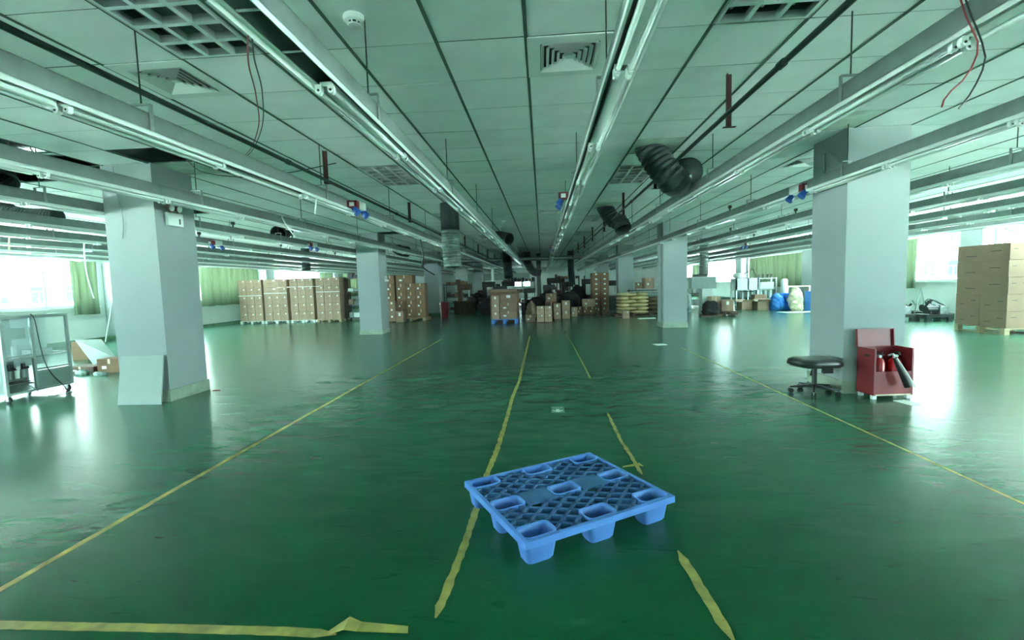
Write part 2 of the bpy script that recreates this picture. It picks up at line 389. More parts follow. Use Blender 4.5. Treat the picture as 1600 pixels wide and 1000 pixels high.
for k in range(kx0, kx1+1):
    for j in range(jy0, jy1+1):
        if (k, j) in special: continue
        cx, cy = GX0+T*(k+.5), GY0+T*(j+.5)
        if cx < XL+.2 or cx > XR-.2 or cy < YB+.2 or cy > YF-.2: continue
        inview = cy > .35*abs(cx) and cy > 1.6
        cells.append((0 if (inview and cy > 1.5) else 1, cx*cx+cy*cy, cx, cy, k, j))
cells.sort(); rnd = random.Random(3)
stf = MB()
for i, (a, d, cx, cy, k, j) in enumerate(cells):
    mt = rnd.choices((0, 1), (3, 1))[0]
    if (k, j) in ((2, 4), (5, 3), (2, 11), (-8, 4)): mt = 2
    hit = any(abs(cx-x) < .63 and abs(cy-y) < .63 for x in (-5.17, 3.80) for y in (5.91, 13.85, 21.75, 29.6, 37.5))
    z = ZC+rnd.uniform(0, .003)
    if hit:   # tile notched round a column: keep the part outside the column only
        for X0 in (-5.17, 3.80):
            for Yc in (5.895, 13.85, 21.7, 29.55, 37.45):
                if abs(cx-X0) < .63 and abs(cy-Yc) < .63:
                    x0, x1, y0, y1 = cx-.293, cx+.293, cy-.296, cy+.296; a0, a1, b0, b1 = X0-.345, X0+.345, Yc-.36, Yc+.36
                    for (p, q, r, s_) in ((x0, min(x1, a0), y0, y1), (max(x0, a1), x1, y0, y1), (max(x0, a0), min(x1, a1), y0, min(y1, b0)), (max(x0, a0), min(x1, a1), max(y0, b1), y1)):
                        if q-p > .01 and s_-r > .01: stf.box(p, q, r, s_, z, z+.014, (M_tile, M_tile2, M_tile3)[mt])
        continue
    if i < 300:
        o = link('ceiling_tile', tm[mt], ceil, (cx, cy, z), (rnd.uniform(-.003, .003), rnd.uniform(-.003, .003), 0))
    else: stf.box(cx-.293, cx+.293, cy-.296, cy+.296, z, z+.014, (M_tile, M_tile2, M_tile3)[mt])
tag(stf.build('more_tiles', ceil), kind='stuff')
gl = MB().box(-.012, .012, YB+.02, YF-.02, 0, .02, M_grid).mesh('main_bar')
for k in range(kx0, kx1+2):
    x = GX0+T*k
    if XL < x < XR: link('main_bar', gl, ceil, (x, 0, ZC-.002))
gc = MB().box(XL+.02, XR-.02, -.007, .007, 0, .012, M_grid).mesh('cross_bar')
for j in range(jy0, jy1+1):
    y = GY0+T*j
    if any(a-.36 < y < a+.36 for a in (5.895, 13.85, 21.7, 29.55, 37.45)):
        y_ok = MB().box(XL+.02, -5.52, -.007, .007, 0, .012, M_grid).box(-4.82, 3.45, -.007, .007, 0, .012, M_grid).box(4.15, XR-.02, -.007, .007, 0, .012, M_grid).mesh('cross_bar')
        if YB < y < YF: link('cross_bar', y_ok, ceil, (0, y, ZC+.003))
    elif YB < y < YF: link('cross_bar', gc, ceil, (0, y, ZC+.003))

# ================================================================== CEILING FIXTURES
M_hous = mat('lamp_housing_inside', (.10, .14, .13), .5)
def troffer_meshes():
    W, H = .295, .595; d = {}
    m = MB(); m.box(-W, W, -H, H, .11, .12, M_hous); 
    for a in ((-W, -W+.012, -H, H), (W-.012, W, -H, H), (-W, W, -H, -H+.012), (-W, W, H-.012, H)): m.box(*a, 0, .12, M_hous)
    d['housing'] = m.mesh('housing')
    def blade(L, ax):
        m = MB(); t = .016; z0, z1 = 0, .055
        pts = [(-t, z0), (t, z0), (.002, z1), (-.002, z1)]
        vs = [(-L, a, b) if ax == 'x' else (a, -L, b) for a, b in pts]+[(L, a, b) if ax == 'x' else (a, L, b) for a, b in pts]
        m.add(vs, [(0, 1, 2, 3), (7, 6, 5, 4), (0, 4, 5, 1), (1, 5, 6, 2), (2, 6, 7, 3), (3, 7, 4, 0)], M_alu); return m.mesh('louvre_blade')
    d['long'] = blade(H-.013, 'y'); d['cross'] = blade(W-.013, 'x')
    d['tube'] = MB().cyl((0, -H+.03, .085), (0, H-.03, .085), .013, M_tube, 8).mesh('tube')
    return d
TM = troffer_meshes()
def troffer(k, j, label):
    t = thing('troffer_light', label, 'ceiling light', (GX0+T*(k+.5), GY0+T*(j+1), ZC-.004), 0, 'recessed louvre lights in the ceiling')
    link('housing', TM['housing'], t)
    for x in (-.28, -.095, .095, .28): link('louvre_blade', TM['long'], t, (x, 0, 0))
    for q in range(7): link('louvre_blade', TM['cross'], t, (0, -.58+q*1.16/6, 0))
    for x in (-.19, 0, .19): link('tube', TM['tube'], t, (x, 0, 0))
for n, (k, j) in enumerate(TROF):
    row = {-4: 'row left of the middle tray', 2: 'row right of the middle tray', -10: 'row over the left column line', 8: 'row right of the right columns'}[k]
    idx = sum(1 for (a, b) in TROF[:n] if a == k)
    troffer(k, j, 'recessed louvre light, %s from the camera in the %s' % (ORD[idx], row))
def diffuser(k, j, label):
    t = thing('air_diffuser', label, 'air vent', (GX0+T*(k+.5), GY0+T*(j+.5), ZC-.006), 0, 'square air diffusers in the ceiling')
    W = .295; p = MB()
    for a in ((-W, -.205, -W, W), (.205, W, -W, W), (-.205, .205, -W, -.205), (-.205, .205, .205, W)): p.box(*a, 0, .012, M_plastic)
    p.build('face_plate', t)
    MB().box(-.22, .22, -.22, .22, .08, .09, M_blackp).build('backing', t)
    for q in range(5):
        a = .2-q*.038; b = a-.02; m = MB(); z0, z1 = -.008, .018
        # pyramidal ring: low outer edge, high inner edge (with thickness)
        def ring(ra, rb, za, zb):
            vs = [(sx*ra, sy*ra, za) for sx, sy in ((-1, -1), (1, -1), (1, 1), (-1, 1))]+[(sx*rb, sy*rb, zb) for sx, sy in ((-1, -1), (1, -1), (1, 1), (-1, 1))]
            m.add(vs, [(i, (i+1) % 4, 4+(i+1) % 4, 4+i) for i in range(4)], M_plastic)
        ring(a, b, z0, z1); ring(a, b-.002, z0+.003, z1+.003)
        m.build('vane', t)
    MB().box(-.022, .022, -.022, .022, .0, .01, M_plastic).build('centre_plate', t)
dl = ['square air diffuser in the ceiling beside the middle tray, nearest the camera', 'square air diffuser beside the near left louvre light', 'square air diffuser well down the hall near the middle tray', 'dim square air diffuser deepest along the middle of the ceiling', 'square air diffuser over the right column line']
for (k, j), l in zip(DIFF, dl): diffuser(k, j, l)
# smoke detector
t = thing('smoke_detector', 'white round smoke detector on the ceiling near a louvre light', 'smoke detector', (-1.09, 2.84, ZC))
MB().sweep([(0, 0, 0), (0, 0, -.012), (0, 0, -.03), (0, 0, -.034)], [.062, .064, .058, .04], M_plastic, 24).build('base', t)
MB().sweep([(0, 0, -.03), (0, 0, -.048)], [.034, .034], M_blackp, 16).build('sensor_gap', t)
MB().sweep([(0, 0, -.048), (0, 0, -.056), (0, 0, -.062)], [.04, .036, .02], M_plastic, 20).build('cap', t)
m = MB()
for a in range(8): m.box(.034, .042, -.004, .004, -.05, -.03, M_plastic, Matrix.Rotation(a*PI/4, 4, 'Z'))
m.build('rib', t)
for i, (x, y) in enumerate([(-.96, 11.9), (1.4, 19.5)]):
    t = thing('smoke_detector', ('small smoke detector further down the ceiling', 'tiny smoke detector far down the ceiling')[i], 'smoke detector', (x, y, ZC))
    MB().sweep([(0, 0, 0), (0, 0, -.03), (0, 0, -.05)], [.062, .058, .03], M_plastic, 16).build('base', t)

# --- cable trays with fittings
TX = [-12.8, -11.4, -9.95, -8.5, -7.05, -5.62, -3.99, -2.47, -1.03, .41, 1.97, 3.375, 4.93, 6.4, 7.9, 9.4, 10.9]
TZ = [2.43]*5+[2.455, 2.41, 2.40, 2.395, 2.42, 2.465, 2.455]+[2.465]*5
Y0T, Y1T = -3.6, 44.0
rodz = lambda zt: MB().cyl((0, 0, zt), (0, 0, ZC), .0045, M_pipe, 6).mesh('hanger_rod')
def fitting_mesh():   # simplified whole fitting for the far ones
    m = MB(); m.box(-.03, .03, -.58, .58, -.03, 0, M_white); 
    for x in (-.028, .028):
        m.cyl((x, -.56, -.042), (x, .56, -.042), .011, M_tube, 6)
        for y in (-.575, .575): m.box(x-.014, x+.014, y-.012, y+.012, -.065, -.02, M_plastic)
    return m
FM = dict(housing=MB().box(-.03, .03, -.58, .58, -.022, 0, M_white).mesh('housing'),
          tube=MB().cyl((0, -.565, -.042), (0, .565, -.042), .012, M_tube, 10).mesh('lamp_tube'),
          sock=(lambda m: m.box(-.015, .015, -.013, .013, -.05, -.018, M_plastic).cyl((0, -.014, -.048), (0, .014, -.048), .015, M_plastic, 10).cyl((0, -.016, -.046), (0, .016, -.046), .006, M_blackp, 8))(MB()).mesh('lamp_holder'))
far_fit = fitting_mesh().mesh('light_fitting')
brk = (lambda m: m.box(-.062, .062, -.014, .014, .165, .171, M_galv).box(-.062, -.056, -.014, .014, .0, .171, M_galv).box(.056, .062, -.014, .014, .0, .171, M_galv))(MB()).mesh('bracket')
stf2 = MB(); nfit = 0
for i, (x, z) in enumerate(zip(TX, TZ)):
    name = 'grey steel cable tray run, %s from the left wall' % ORD[i]
    t = thing('cable_tray', name, 'cable tray', (x, 0, z), 0, 'parallel cable trays under the ceiling')
    hh = .115; m = MB(); bro = .05; y0 = Y0T
    m.box(-bro, -bro+.003, Y0T, Y1T, 0, hh, M_tray); m.box(bro-.003, bro, Y0T, Y1T, 0, hh, M_tray); m.box(-bro, bro, Y0T, Y1T, hh-.003, hh, M_tray)
    m.build('tray_body', t)
    lip = MB()
    for s in (-1, 1):
        a, b = sorted((s*.05, s*.072)); lip.box(a, b, Y0T, Y1T, -.004, .0, M_white); a, b = sorted((s*.069, s*.072)); lip.box(a, b, Y0T, Y1T, -.03, .0, M_white)
    lip.build('reflector_lip', t)
    # cross straps where no lamp is fitted
    if i in (8, 12, 5): 
        st = MB().box(-.05, .05, -.006, .006, .0, .004, M_white).mesh('strap')
        for y in (.5, .95, 1.35, 1.68, 1.98): link('strap', st, t, (0, y, 0))
    rm = rodz(hh+.05); ys = [Y0T+.6+2.36*q for q in range(20)]
    off = {8: 5.21, 9: 5.22, 7: 5.18, 6: 5.22, 10: 5.51, 11: 5.41}.get(i, 5.2+.3*math.sin(i*2.1)); ys = [off+2.36*q for q in range(-3, 16)]
    for y in ys:
        if 0 < y < 36:
            link('hanger_rod', rm, t, (0, y, 0))
            if y < 20: link('bracket', brk, t, (0, y, 0))
    # light fittings
    start = {8: 2.24, 9: -.12}.get(i, 2.35-1.22*2 if i > 9 else 2.3-1.22*2)
    q = 0; y = start
    n = 0
    while y < 43:
        cy = y+.61; n += 1
        vis = cy > abs(x)*.8 and cy > 1
        skip = (i*7+n*5) % 23 == 0 and n > 3
        if not skip:
            if vis and cy < 13.5 and nfit < 290:
                lab = 'twin-tube fitting under the %s tray from the left wall, %s along' % (ORD[i], ORD[min(n-1, 17)])
                nfit += 1
                if cy < 8 and abs(x) < 6.5:
                    f = thing('fluorescent_fitting', lab, 'strip light', (x, cy, z), 0, 'fluorescent fittings under the cable trays')
                    link('housing', FM['housing'], f)
                    for sx in (-.03, .03):
                        if (n+i) % 5 != 2 or sx > 0: link('lamp_tube', FM['tube'], f, (sx, 0, 0))
                        for sy in (-.585, .585): link('lamp_holder', FM['sock'], f, (sx, sy, 0))
                else:
                    tag(link('fluorescent_fitting', far_fit, None, (x, cy, z)), lab, 'strip light', 'fluorescent fittings under the cable trays')
            else:
                b = fitting_mesh() if False else None
                stf2.box(x-.03, x+.03, cy-.58, cy+.58, z-.03, z, M_white)
                for sx in (-.028, .028): stf2.box(x+sx-.01, x+sx+.01, cy-.57, cy+.57, z-.052, z-.032, M_tube)
        y += 1.22
tag(stf2.build('distant_fluorescent_fittings'), 'rest of the strip light fittings deep in the hall', 'strip lights', kind='stuff')
# black clips and cable drops on trays
k = 0
for (i, y, side) in [(11, 8.6, -1), (12, 9.4, -1), (13, 10.2, -1), (12, 12.5, -1), (13, 14.5, -1), (5, 8.2, 1), (5, 10.2, 1), (4, 9.2, 1), (4, 12.2, 1), (3, 11.4, 1), (4, 15.5, 1), (3, 14.0, 1)]:
    x, z = TX[i], TZ[i]
    MBk = MB().box(-.02, .02, -.03, .03, 0, .05, M_blackp).cyl((0, 0, -.05), (0, 0, 0), .012, M_blackp, 8)
    o = MBk.build('tray_plug', None, (x-side*0, y, z+.115)); 
    o.location = (x, y, z+.165)
    tag(o, 'small black plug above %s tray from left wall, %s metres off' % (ORD[i], {8: 'eight', 9: 'nine', 10: 'ten', 11: 'eleven', 12: 'twelve', 14: 'fourteen', 15: 'fifteen'}[int(y)]), 'plug', 'black plugs on the trays')
# drop cords with white sleeve
def sock_box(x, y, z, s, label):
    t = thing('industrial_socket', label, 'power socket', (x, y, z), 0, 'blue industrial sockets on the trays')
    MB().rbox(-.06, .06, -.12, .12, .0, .11, .015, M_plastic).build('housing', t)
    MB().box(-.062, .062, -.21, -.12, .0, .09, M_red).build('breaker_box', t)
    MB().box(-.03, .03, -.215, -.21, .02, .07, M_plastic).build('breaker_label', t)
    for yy in (-.19, .1):
        m = MB(); m.cyl((s*.02, yy, .0), (s*.06, yy, -.06), .036, M_bluep, 14, .044); m.cyl((s*.055, yy, -.055), (s*.07, yy, -.07), .048, M_bluep, 14); m.build('socket_outlet', t)
sock_box(-2.36, 5.95, 2.40, 1, 'white and blue socket box with red breaker on tray left of middle')
sock_box(.30, 6.3, 2.46, -1, 'white and blue socket box on the middle tray')
sock_box(3.33, 6.30, 2.44, -1, 'white, red and blue socket box on the tray before the right column')
sock_box(.33, 14.6, 2.45, 1, 'tiny socket box far along the middle tray')
sock_box(-5.55, 11.0, 2.425, 1, 'small socket hanging under a tray behind the first left column')
sock_box(-6.98, 9.6, 2.40, 1, 'small dark socket under the tray beside the drawn left curtain')
sock_box(6.35, 15.0, 2.36, -1, 'small socket box under a tray above the right curtain')
# sprinkler pipes
def pipe(x, z, ys, hy, dz, label, s):
    t = thing('sprinkler_pipe', label, 'pipe', (x, 0, z))
    MB().cyl((0, ys[0], 0), (0, ys[1], 0), .019, M_pipe, 10).build('pipe', t)
    for y in hy:
        MB().cyl((0, y-.9, 0), (0, y-.84, 0), .026, M_pipe, 10).build('coupling', t)
    for y in hy:
        h = MB(); h.box(s*.02-.022, s*.02+.022, y, y+.004, -dz, ZC-z, M_rust); h.box(s*.02-.022, s*.02-.018, y-.03, y, -dz, ZC-z, M_rust); h.box(-.03, .07, y-.03, y+.004, -dz-.004, -dz, M_rust)
        h.build('hanger_angle', t)
pipe(-2.5, 2.665, (-3, 42), [2.0, 5.43, 8.89, 12.3, 15.3, 18.5, 21.6, 25], .03, 'thin dark pipe on rust-red hangers left of the middle', -1)
pipe(1.52, 2.70, (-3, 40), [3.96, 6.4, 8.82, 11.5, 14.1, 16.8, 19.6, 23], .1, 'thin dark pipe on rust-red hangers right of the middle tray', 1)

# --- ducts
def corr(path, r, sub=7, amp=.05):
    P = [Vector(p) for p in path]; out = []; rad = []
    def cr(p0, p1, p2, p3, t): return .5*((2*p1)+(-p0+p2)*t+(2*p0-5*p1+4*p2-p3)*t*t+(-p0+3*p1-3*p2+p3)*t*t*t)
    L = 0
    for i in range(len(P)-1):
        p0 = P[max(i-1, 0)]; p3 = P[min(i+2, len(P)-1)]
        n = max(3, int((P[i+1]-P[i]).length/.028))
        for q in range(n):
            out.append(cr(p0, P[i], P[i+1], p3, q/n))
    out.append(P[-1])
    for i in range(len(out)): rad.append(r*(1+(amp if i % 2 else -amp)))
    return out, rad
def duct(label, path, r, m, n=20, collar=True, band=None):
    base = Vector(path[0]); t = thing('flexible_duct', label, 'air duct', tuple(base), 0, 'loose ends of flexible duct under the ceiling')
    pp, rr = corr([Vector(p)-base for p in path], r)
    MB().sweep(pp, rr, m, n, False).build('hose', t)
    # inner lining gives the hose wall a thickness at its open mouth
    MB().sweep(pp, [a*.93 for a in rr], M_dark, n, False).build('lining', t)
    d = (pp[-1]-pp[-2]).normalized(); 
    lipm = MB(); q = []
    up = Vector((0, 0, 1)) if abs(d.z) < .9 else Vector((1, 0, 0)); up = (up-d*up.dot(d)).normalized(); sd = d.cross(up)
    q = [pp[-1]+(sd*math.cos(a)+up*math.sin(a))*r*.97 for a in [2*PI*k/n for k in range(n+1)]]
    lipm.sweep(q, .012*r/.18, m, 6, False); lipm.build('mouth_ring', t)
    if collar: MB().sweep([(0, 0, -.03), (0, 0, .0)], [r*1.03, r*1.03], m, n, False).build('collar', t)
    if band:
        a, b = band; MB().sweep([(0, 0, a), (0, 0, b)], [r*1.05, r*1.05], M_duct, n, False).build('insulation_sleeve', t)
    return t
duct('large black flexible duct bending out of the ceiling beside the louvre light', [(1.38, 6.0, ZC+.02), (1.43, 5.95, 2.9), (1.53, 5.9, 2.72), (1.63, 5.9, 2.60), (1.70, 5.98, 2.60), (1.80, 6.15, 2.72), (1.98, 6.4, 2.80)], .175, M_duct, 24)
duct('second black flexible duct, round mouth down, behind the large one', [(1.42, 10.5, ZC+.02), (1.48, 10.4, 2.88), (1.56, 10.35, 2.74), (1.66, 10.3, 2.68), (1.73, 10.2, 2.62), (1.76, 10.1, 2.48)], .17, M_duct, 20)
duct('long silver flexible duct hanging straight down left of the middle', [(-1.80, 9.2, ZC), (-1.80, 9.2, 2.5), (-1.79, 9.18, 2.1), (-1.77, 9.15, 1.76)], .175, M_foil, 24, band=(-.52, 0))
duct('short black duct elbow with open mouth left of the second column', [(-6.3, 11.2, ZC+.02), (-6.25, 11.1, 2.93), (-6.08, 10.7, 2.80), (-5.93, 10.2, 2.68)], .17, M_duct, 20)
duct('small dark duct mouth just past the second left column', [(-5.75, 17.9, ZC+.02), (-5.65, 17.8, 2.92), (-5.35, 17.5, 2.78), (-5.05, 17.2, 2.72)], .19, M_duct, 16)
duct('dark duct stub beside the tray deep in the middle', [(-1.5, 14.6, ZC+.02), (-1.42, 14.5, 2.92), (-1.2, 14.2, 2.82), (-.95, 13.9, 2.74)], .17, M_duct, 16)
duct('thick dark duct hanging down far along the middle', [(-1.6, 21.5, ZC), (-1.6, 21.5, 2.5), (-1.56, 21.4, 2.0), (-1.54, 21.3, 1.7)], .2, M_duct, 16)
duct('dark duct sweeping sideways far along the middle', [(-.75, 24, ZC), (-.75, 24, 2.7), (-.62, 24, 2.25), (-.4, 24, 1.98), (-.05, 24, 1.9)], .2, M_duct, 16)
duct('dark vertical duct far right of the middle', [(1.5, 24.2, ZC), (1.5, 24.2, 2.5), (1.52, 24.2, 1.9), (1.56, 24.2, 1.25)], .17, M_duct, 16)
duct('grey duct hanging between right windows and the second right column', [(6.6, 19.4, ZC), (6.6, 19.4, 2.5), (6.6, 19.4, 1.5)], .17, M_foil, 16)
duct('wide dark duct dropping through the open ceiling at far left', [(-6.02, 4.75, 3.15), (-5.98, 4.7, 2.95), (-5.88, 4.65, 2.75), (-5.78, 4.62, 2.60)], .2, M_duct, 24, collar=False)
duct('dark duct lying above trays behind the wide one', [(-8.6, 6.9, 3.3), (-8.5, 6.9, 2.85), (-8.2, 6.9, 2.70), (-7.6, 6.9, 2.66)], .12, M_duct, 16, collar=False)
duct('short grey duct end over the left carton stacks', [(-9.2, 17.6, ZC), (-9.2, 17.6, 2.7), (-9.2, 17.6, 2.15)], .16, M_duct, 16)
t = thing('overhead_duct', 'pale round duct crossing the hall far away', 'air duct', (-1.4, 23.2, 2.62))
MB().cyl((-3.6, 0, 0), (4.2, 0, 0), .1, M_galv, 16).build('duct_run', t)
for x in (-3.2, -.6, 1.8, 4): MB().box(x-.01, x+.01, -.11, .11, -.11, .11, M_galv).build('strap', t); MB().cyl((x, 0, .1), (x, 0, ZC-2.62), .008, M_pipe, 6).build('hanger_rod', t)
for x, y, r, l in ((-.17, 25.2, .12, 'dark vertical riser pipe near the middle of the far clutter'), (-3.2, 30, .09, 'pale vertical pipe in front of the far columns')):
    t = thing('riser_pipe', l, 'pipe', (x, y, 0)); MB().cyl((0, 0, 0), (0, 0, ZC), r, M_duct if r > .1 else M_white, 14).build('pipe', t); MB().cyl((0, 0, 0), (0, 0, .04), r*1.5, M_duct, 14).build('flange', t)
# ducts and pipes above the opened ceiling
for i, (y, z, r) in enumerate(((4.2, 3.5, .12), (5.2, 3.45, .10), (6.1, 3.45, .12))):
    t = thing('plenum_duct', ('silver duct in the ceiling opening, nearest the camera', 'thin silver duct in the middle of the ceiling opening', 'silver duct along the far edge of the ceiling opening')[i], 'air duct', (-7.2, y, z))
    MB().cyl((-1.6, 0, 0), (2.2, 0, 0), r, M_foil, 18).build('duct_run', t)
    for x in (-1, .3, 1.6): MB().cyl((x, 0, 0), (x+.02, 0, 0), r+.012, M_galv, 18).build('joint_band', t)
    MB().cyl((0, 0, r), (0, 0, ZS-z), .006, M_pipe, 6).build('hanger_rod', t)

# --- loose wires
def wire(label, pts, r, m, name='loose_wire', cat='wire', group=None, n=6):
    b = Vector(pts[0]); P, _ = corr([Vector(p)-b for p in pts], r); P = P[::2]+[P[-1]]
    o = MB().sweep(P, r, m, n).build(name, None, b); return tag(o, label, cat, group)
wire('red wire draped from the tray to the dark ceiling hole', [(-1.11, 1.8, 2.41), (-1.37, 2.2, 2.47), (-1.71, 2.8, 2.57), (-2.2, 3.6, 2.67), (-2.95, 4.6, 2.78), (-4.02, 5.8, 3.02)], .0035, M_wire)
wire('dark wire draped beside the red one to the ceiling hole', [(-1.11, 1.82, 2.41), (-1.34, 2.2, 2.49), (-1.67, 2.8, 2.59), (-2.17, 3.6, 2.67), (-2.91, 4.6, 2.79), (-3.9, 5.8, 3.02)], .0035, M_blackp)
wire('dark red loose wire dangling at top right, inner one', [(1.82, 2.2, 3.03), (1.82, 2.2, 2.7), (1.82, 2.2, 2.54), (1.87, 2.2, 2.42), (1.9, 2.2, 2.34), (1.86, 2.2, 2.23), (1.78, 2.2, 2.15), (1.76, 2.2, 2.1)], .0035, M_wire)
wire('dark loose wire dangling at top right, outer one', [(1.83, 2.21, 3.03), (1.83, 2.2, 2.7), (1.84, 2.2, 2.54), (1.89, 2.2, 2.42), (1.93, 2.2, 2.3), (1.91, 2.2, 2.22), (1.87, 2.2, 2.14), (1.83, 2.2, 2.09)], .0035, M_blackp)
wire('green-grey cable looping out of the small ceiling hole', [(-4.3, 5.5, 3.02), (-4.1, 5.5, 2.86), (-3.6, 5.6, 2.80), (-3.1, 5.7, 2.86), (-2.6, 5.9, 3.0)], .006, M_pipe, 'loose_cable', 'cable')
wire('grey cable running down the front of the near left column', [(-5.32, 5.56, 3.0), (-5.31, 5.56, 2.7), (-5.27, 5.56, 2.52), (-5.25, 5.56, 2.3), (-5.28, 5.56, 2.1)], .007, M_gray, 'hanging_cable', 'cable')
wire('cream drop cord with bare end at far left', [(-8.52, 7.0, 2.5), (-8.58, 7.0, 2.4), (-8.61, 7.0, 2.15)], .012, M_cream, 'drop_cord', 'cable')
wire('long white hose hanging before the left curtain', [(-8.55, 8.2, 2.44), (-8.57, 8.2, 2.2), (-8.56, 8.2, 1.8), (-8.47, 8.2, 1.35)], .012, M_plastic, 'drop_cord', 'cable')
wire('short white cord end under the tray left of the middle', [(-2.40, 4.9, 2.36), (-2.41, 4.9, 2.30), (-2.43, 4.9, 2.2)], .008, M_plastic, 'drop_cord', 'cable')
wire('short white cord under the third tray past the left column', [(-3.95, 6.9, 2.55), (-3.9, 6.9, 2.42), (-3.75, 6.9, 2.2)], .01, M_plastic, 'drop_cord', 'cable')
wire('black hose hanging from the tray by the silver duct', [(-2.47, 9.4, 2.42), (-2.42, 9.4, 2.0), (-2.45, 9.4, 1.8), (-2.2, 9.4, 1.62)], .014, M_blackp, 'drop_cord', 'cable')
wire('grey conduit bent over the near right column flank', [(3.44, 5.95, 2.55), (3.44, 5.95, 2.85), (3.44, 5.85, 2.83), (3.44, 5.62, 2.66), (3.44, 5.52, 2.66)], .012, M_gray, 'conduit', 'conduit')
wire('thin conduit line down the second right column', [(3.45, 13.7, 3.0), (3.45, 13.7, 1.4), (3.45, 13.7, .2)], .012, M_gray, 'conduit', 'conduit')

# --- emergency light on the near left column
t = thing('emergency_light', 'twin-lamp emergency light with stained top on near left column', 'emergency light', (-4.815, 5.83, 2.27))
MB().rbox(0, .05, -.13, .13, 0, .17, .012, M_plastic).build('housing', t)
MB().box(.05, .053, .05, .07, .03, .1, M_blackp).build('switch', t)
for y in (-.07, .06):
    m = MB(); m.cyl((.03, y, .17), (.03, y, .2), .012, M_cartd, 8); m.cyl((-.0, y, .235), (.06, y, .225), .03, M_cartl, 16, .05); m.build('lamp_head', t)
    MB().cyl((.058, y, .226), (.064, y, .225), .042, M_glass if 0 else M_alu, 16).build('lens', t)
MB().rbox(0, .03, -.09, .08, .26, .31, .01, M_cartl).build('scorched_cap', t)
for (xy, zz, lab) in (((-4.815, 13.98), 1.58, 'small paper notice on the second left column'), ((-4.815, 13.9), 2.38, 'small grey box high on the second left column')):
    tag(MB().box(0, .02, -.12, .12, 0, .16, M_gray if zz > 2 else M_lab).box(.02, .022, -.09, .09, .09, .11, M_ink).build('wall_notice', None, (*xy, zz)), lab, 'notice')

# ================================================================== FLOOR ITEMS
def tape(label, pts, w, name='floor_tape', frays=.25, seed=1, th=.0015):
    rd = random.Random(seed); P = [Vector((x, y, 0)) for x, y in pts]; L = []; 
    for i in range(len(P)-1):
        n = max(1, int((P[i+1]-P[i]).length/.035))
        for q in range(n): L.append(P[i].lerp(P[i+1], q/n))
    L.append(P[-1]); vs = []; fs = []
    for i, p in enumerate(L):
        d = (L[min(i+1, len(L)-1)]-L[max(i-1, 0)]).normalized(); s = Vector((-d.y, d.x, 0))
        e = min(1, i/2.5+.15, (len(L)-1-i)/2.5+.15)
        a = w/2*e*(1-rd.random()*frays); b = w/2*e*(1-rd.random()*frays)
        for off in (a, -b):
            q = p+s*off; vs += [(q.x, q.y, .0004), (q.x, q.y, th)]
    for i in range(len(L)-1):
        a, b = 4*i, 4*i+4; fs += [(a+1, b+1, b+3, a+3), (a, a+1, b+1, b), (a+2, b+2, b+3, a+3)]
    base = L[0]; o = MB().add([(x-base.x, y-base.y, z) for x, y, z in vs], fs, M_yel).build(name, None, (base.x, base.y, 0))
    return tag(o, label, 'floor tape', 'yellow floor tapes')
tape('long thin yellow tape line on the floor at left', [(-2.62, 1.2), (-2.62, 1.93), (-2.64, 2.94), (-2.65, 7), (-2.67, 11.9)], .045, seed=2, frays=.2)
tape('long thin yellow tape line on the floor at right', [(2.81, 1.8), (2.81, 2.82), (2.80, 5.91), (2.78, 9.5)], .026, seed=3, frays=.3)
tape('worn yellow tape running under the left side of the blue pallet', [(-.48, 1.80), (-.46, 2.13), (-.45, 2.35), (-.44, 2.78), (-.44, 3.22), (-.41, 3.81), (-.40, 4.64), (-.40, 5.52), (-.36, 6.52), (-.36, 8.5), (-.36, 12.2)], .05, seed=4, frays=.35)
tape('worn yellow tape piece at bottom, right of the pallet', [(.70, 1.70), (.685, 1.85), (.68, 1.97), (.67, 2.15), (.66, 2.31)], .052, seed=5)
tape('worn yellow tape length just behind the pallet', [(.68, 3.25), (.67, 3.62), (.65, 3.95), (.655, 4.84)], .04, seed=6, frays=.5)
tape('faint far piece of yellow tape right of the aisle', [(.66, 6.6), (.66, 8.25), (.65, 10.4), (.60, 13.2)], .035, seed=7, frays=.6)
tape('yellow tape strip along the bottom edge, left part', [(-2.6, 1.70), (-2.34, 1.71), (-1.62, 1.712), (-1.1, 1.71), (-.86, 1.70)], .05, seed=8, frays=.12)
t = thing('peeled_tape', 'peeled and twisted end of yellow tape at bottom', 'floor tape', (-.83, 1.73, 0), 0, 'yellow floor tapes')
MB().add([(-.06, -.035, .002), (-.0, -.03, .02), (.0, .035, .028), (-.07, -.02, .004), (.05, -.02, .006), (.05, .03, .01), (.26, -.02, .003), (.25, .02, .003)], [(0, 1, 2, 3), (1, 4, 5, 2), (4, 6, 7, 5)], M_yel).build('tape_flap', t)
t = thing('torn_tape', 'torn curled bit of yellow tape behind the pallet', 'floor tape', (.62, 3.39, 0))
MB().add([(-.06, -.015, .002), (.06, -.02, .02), (.07, .01, .03), (-.05, .012, .002), (.1, -.01, .008)], [(0, 1, 2, 3), (1, 4, 2)], M_yel).build('tape_flap', t)
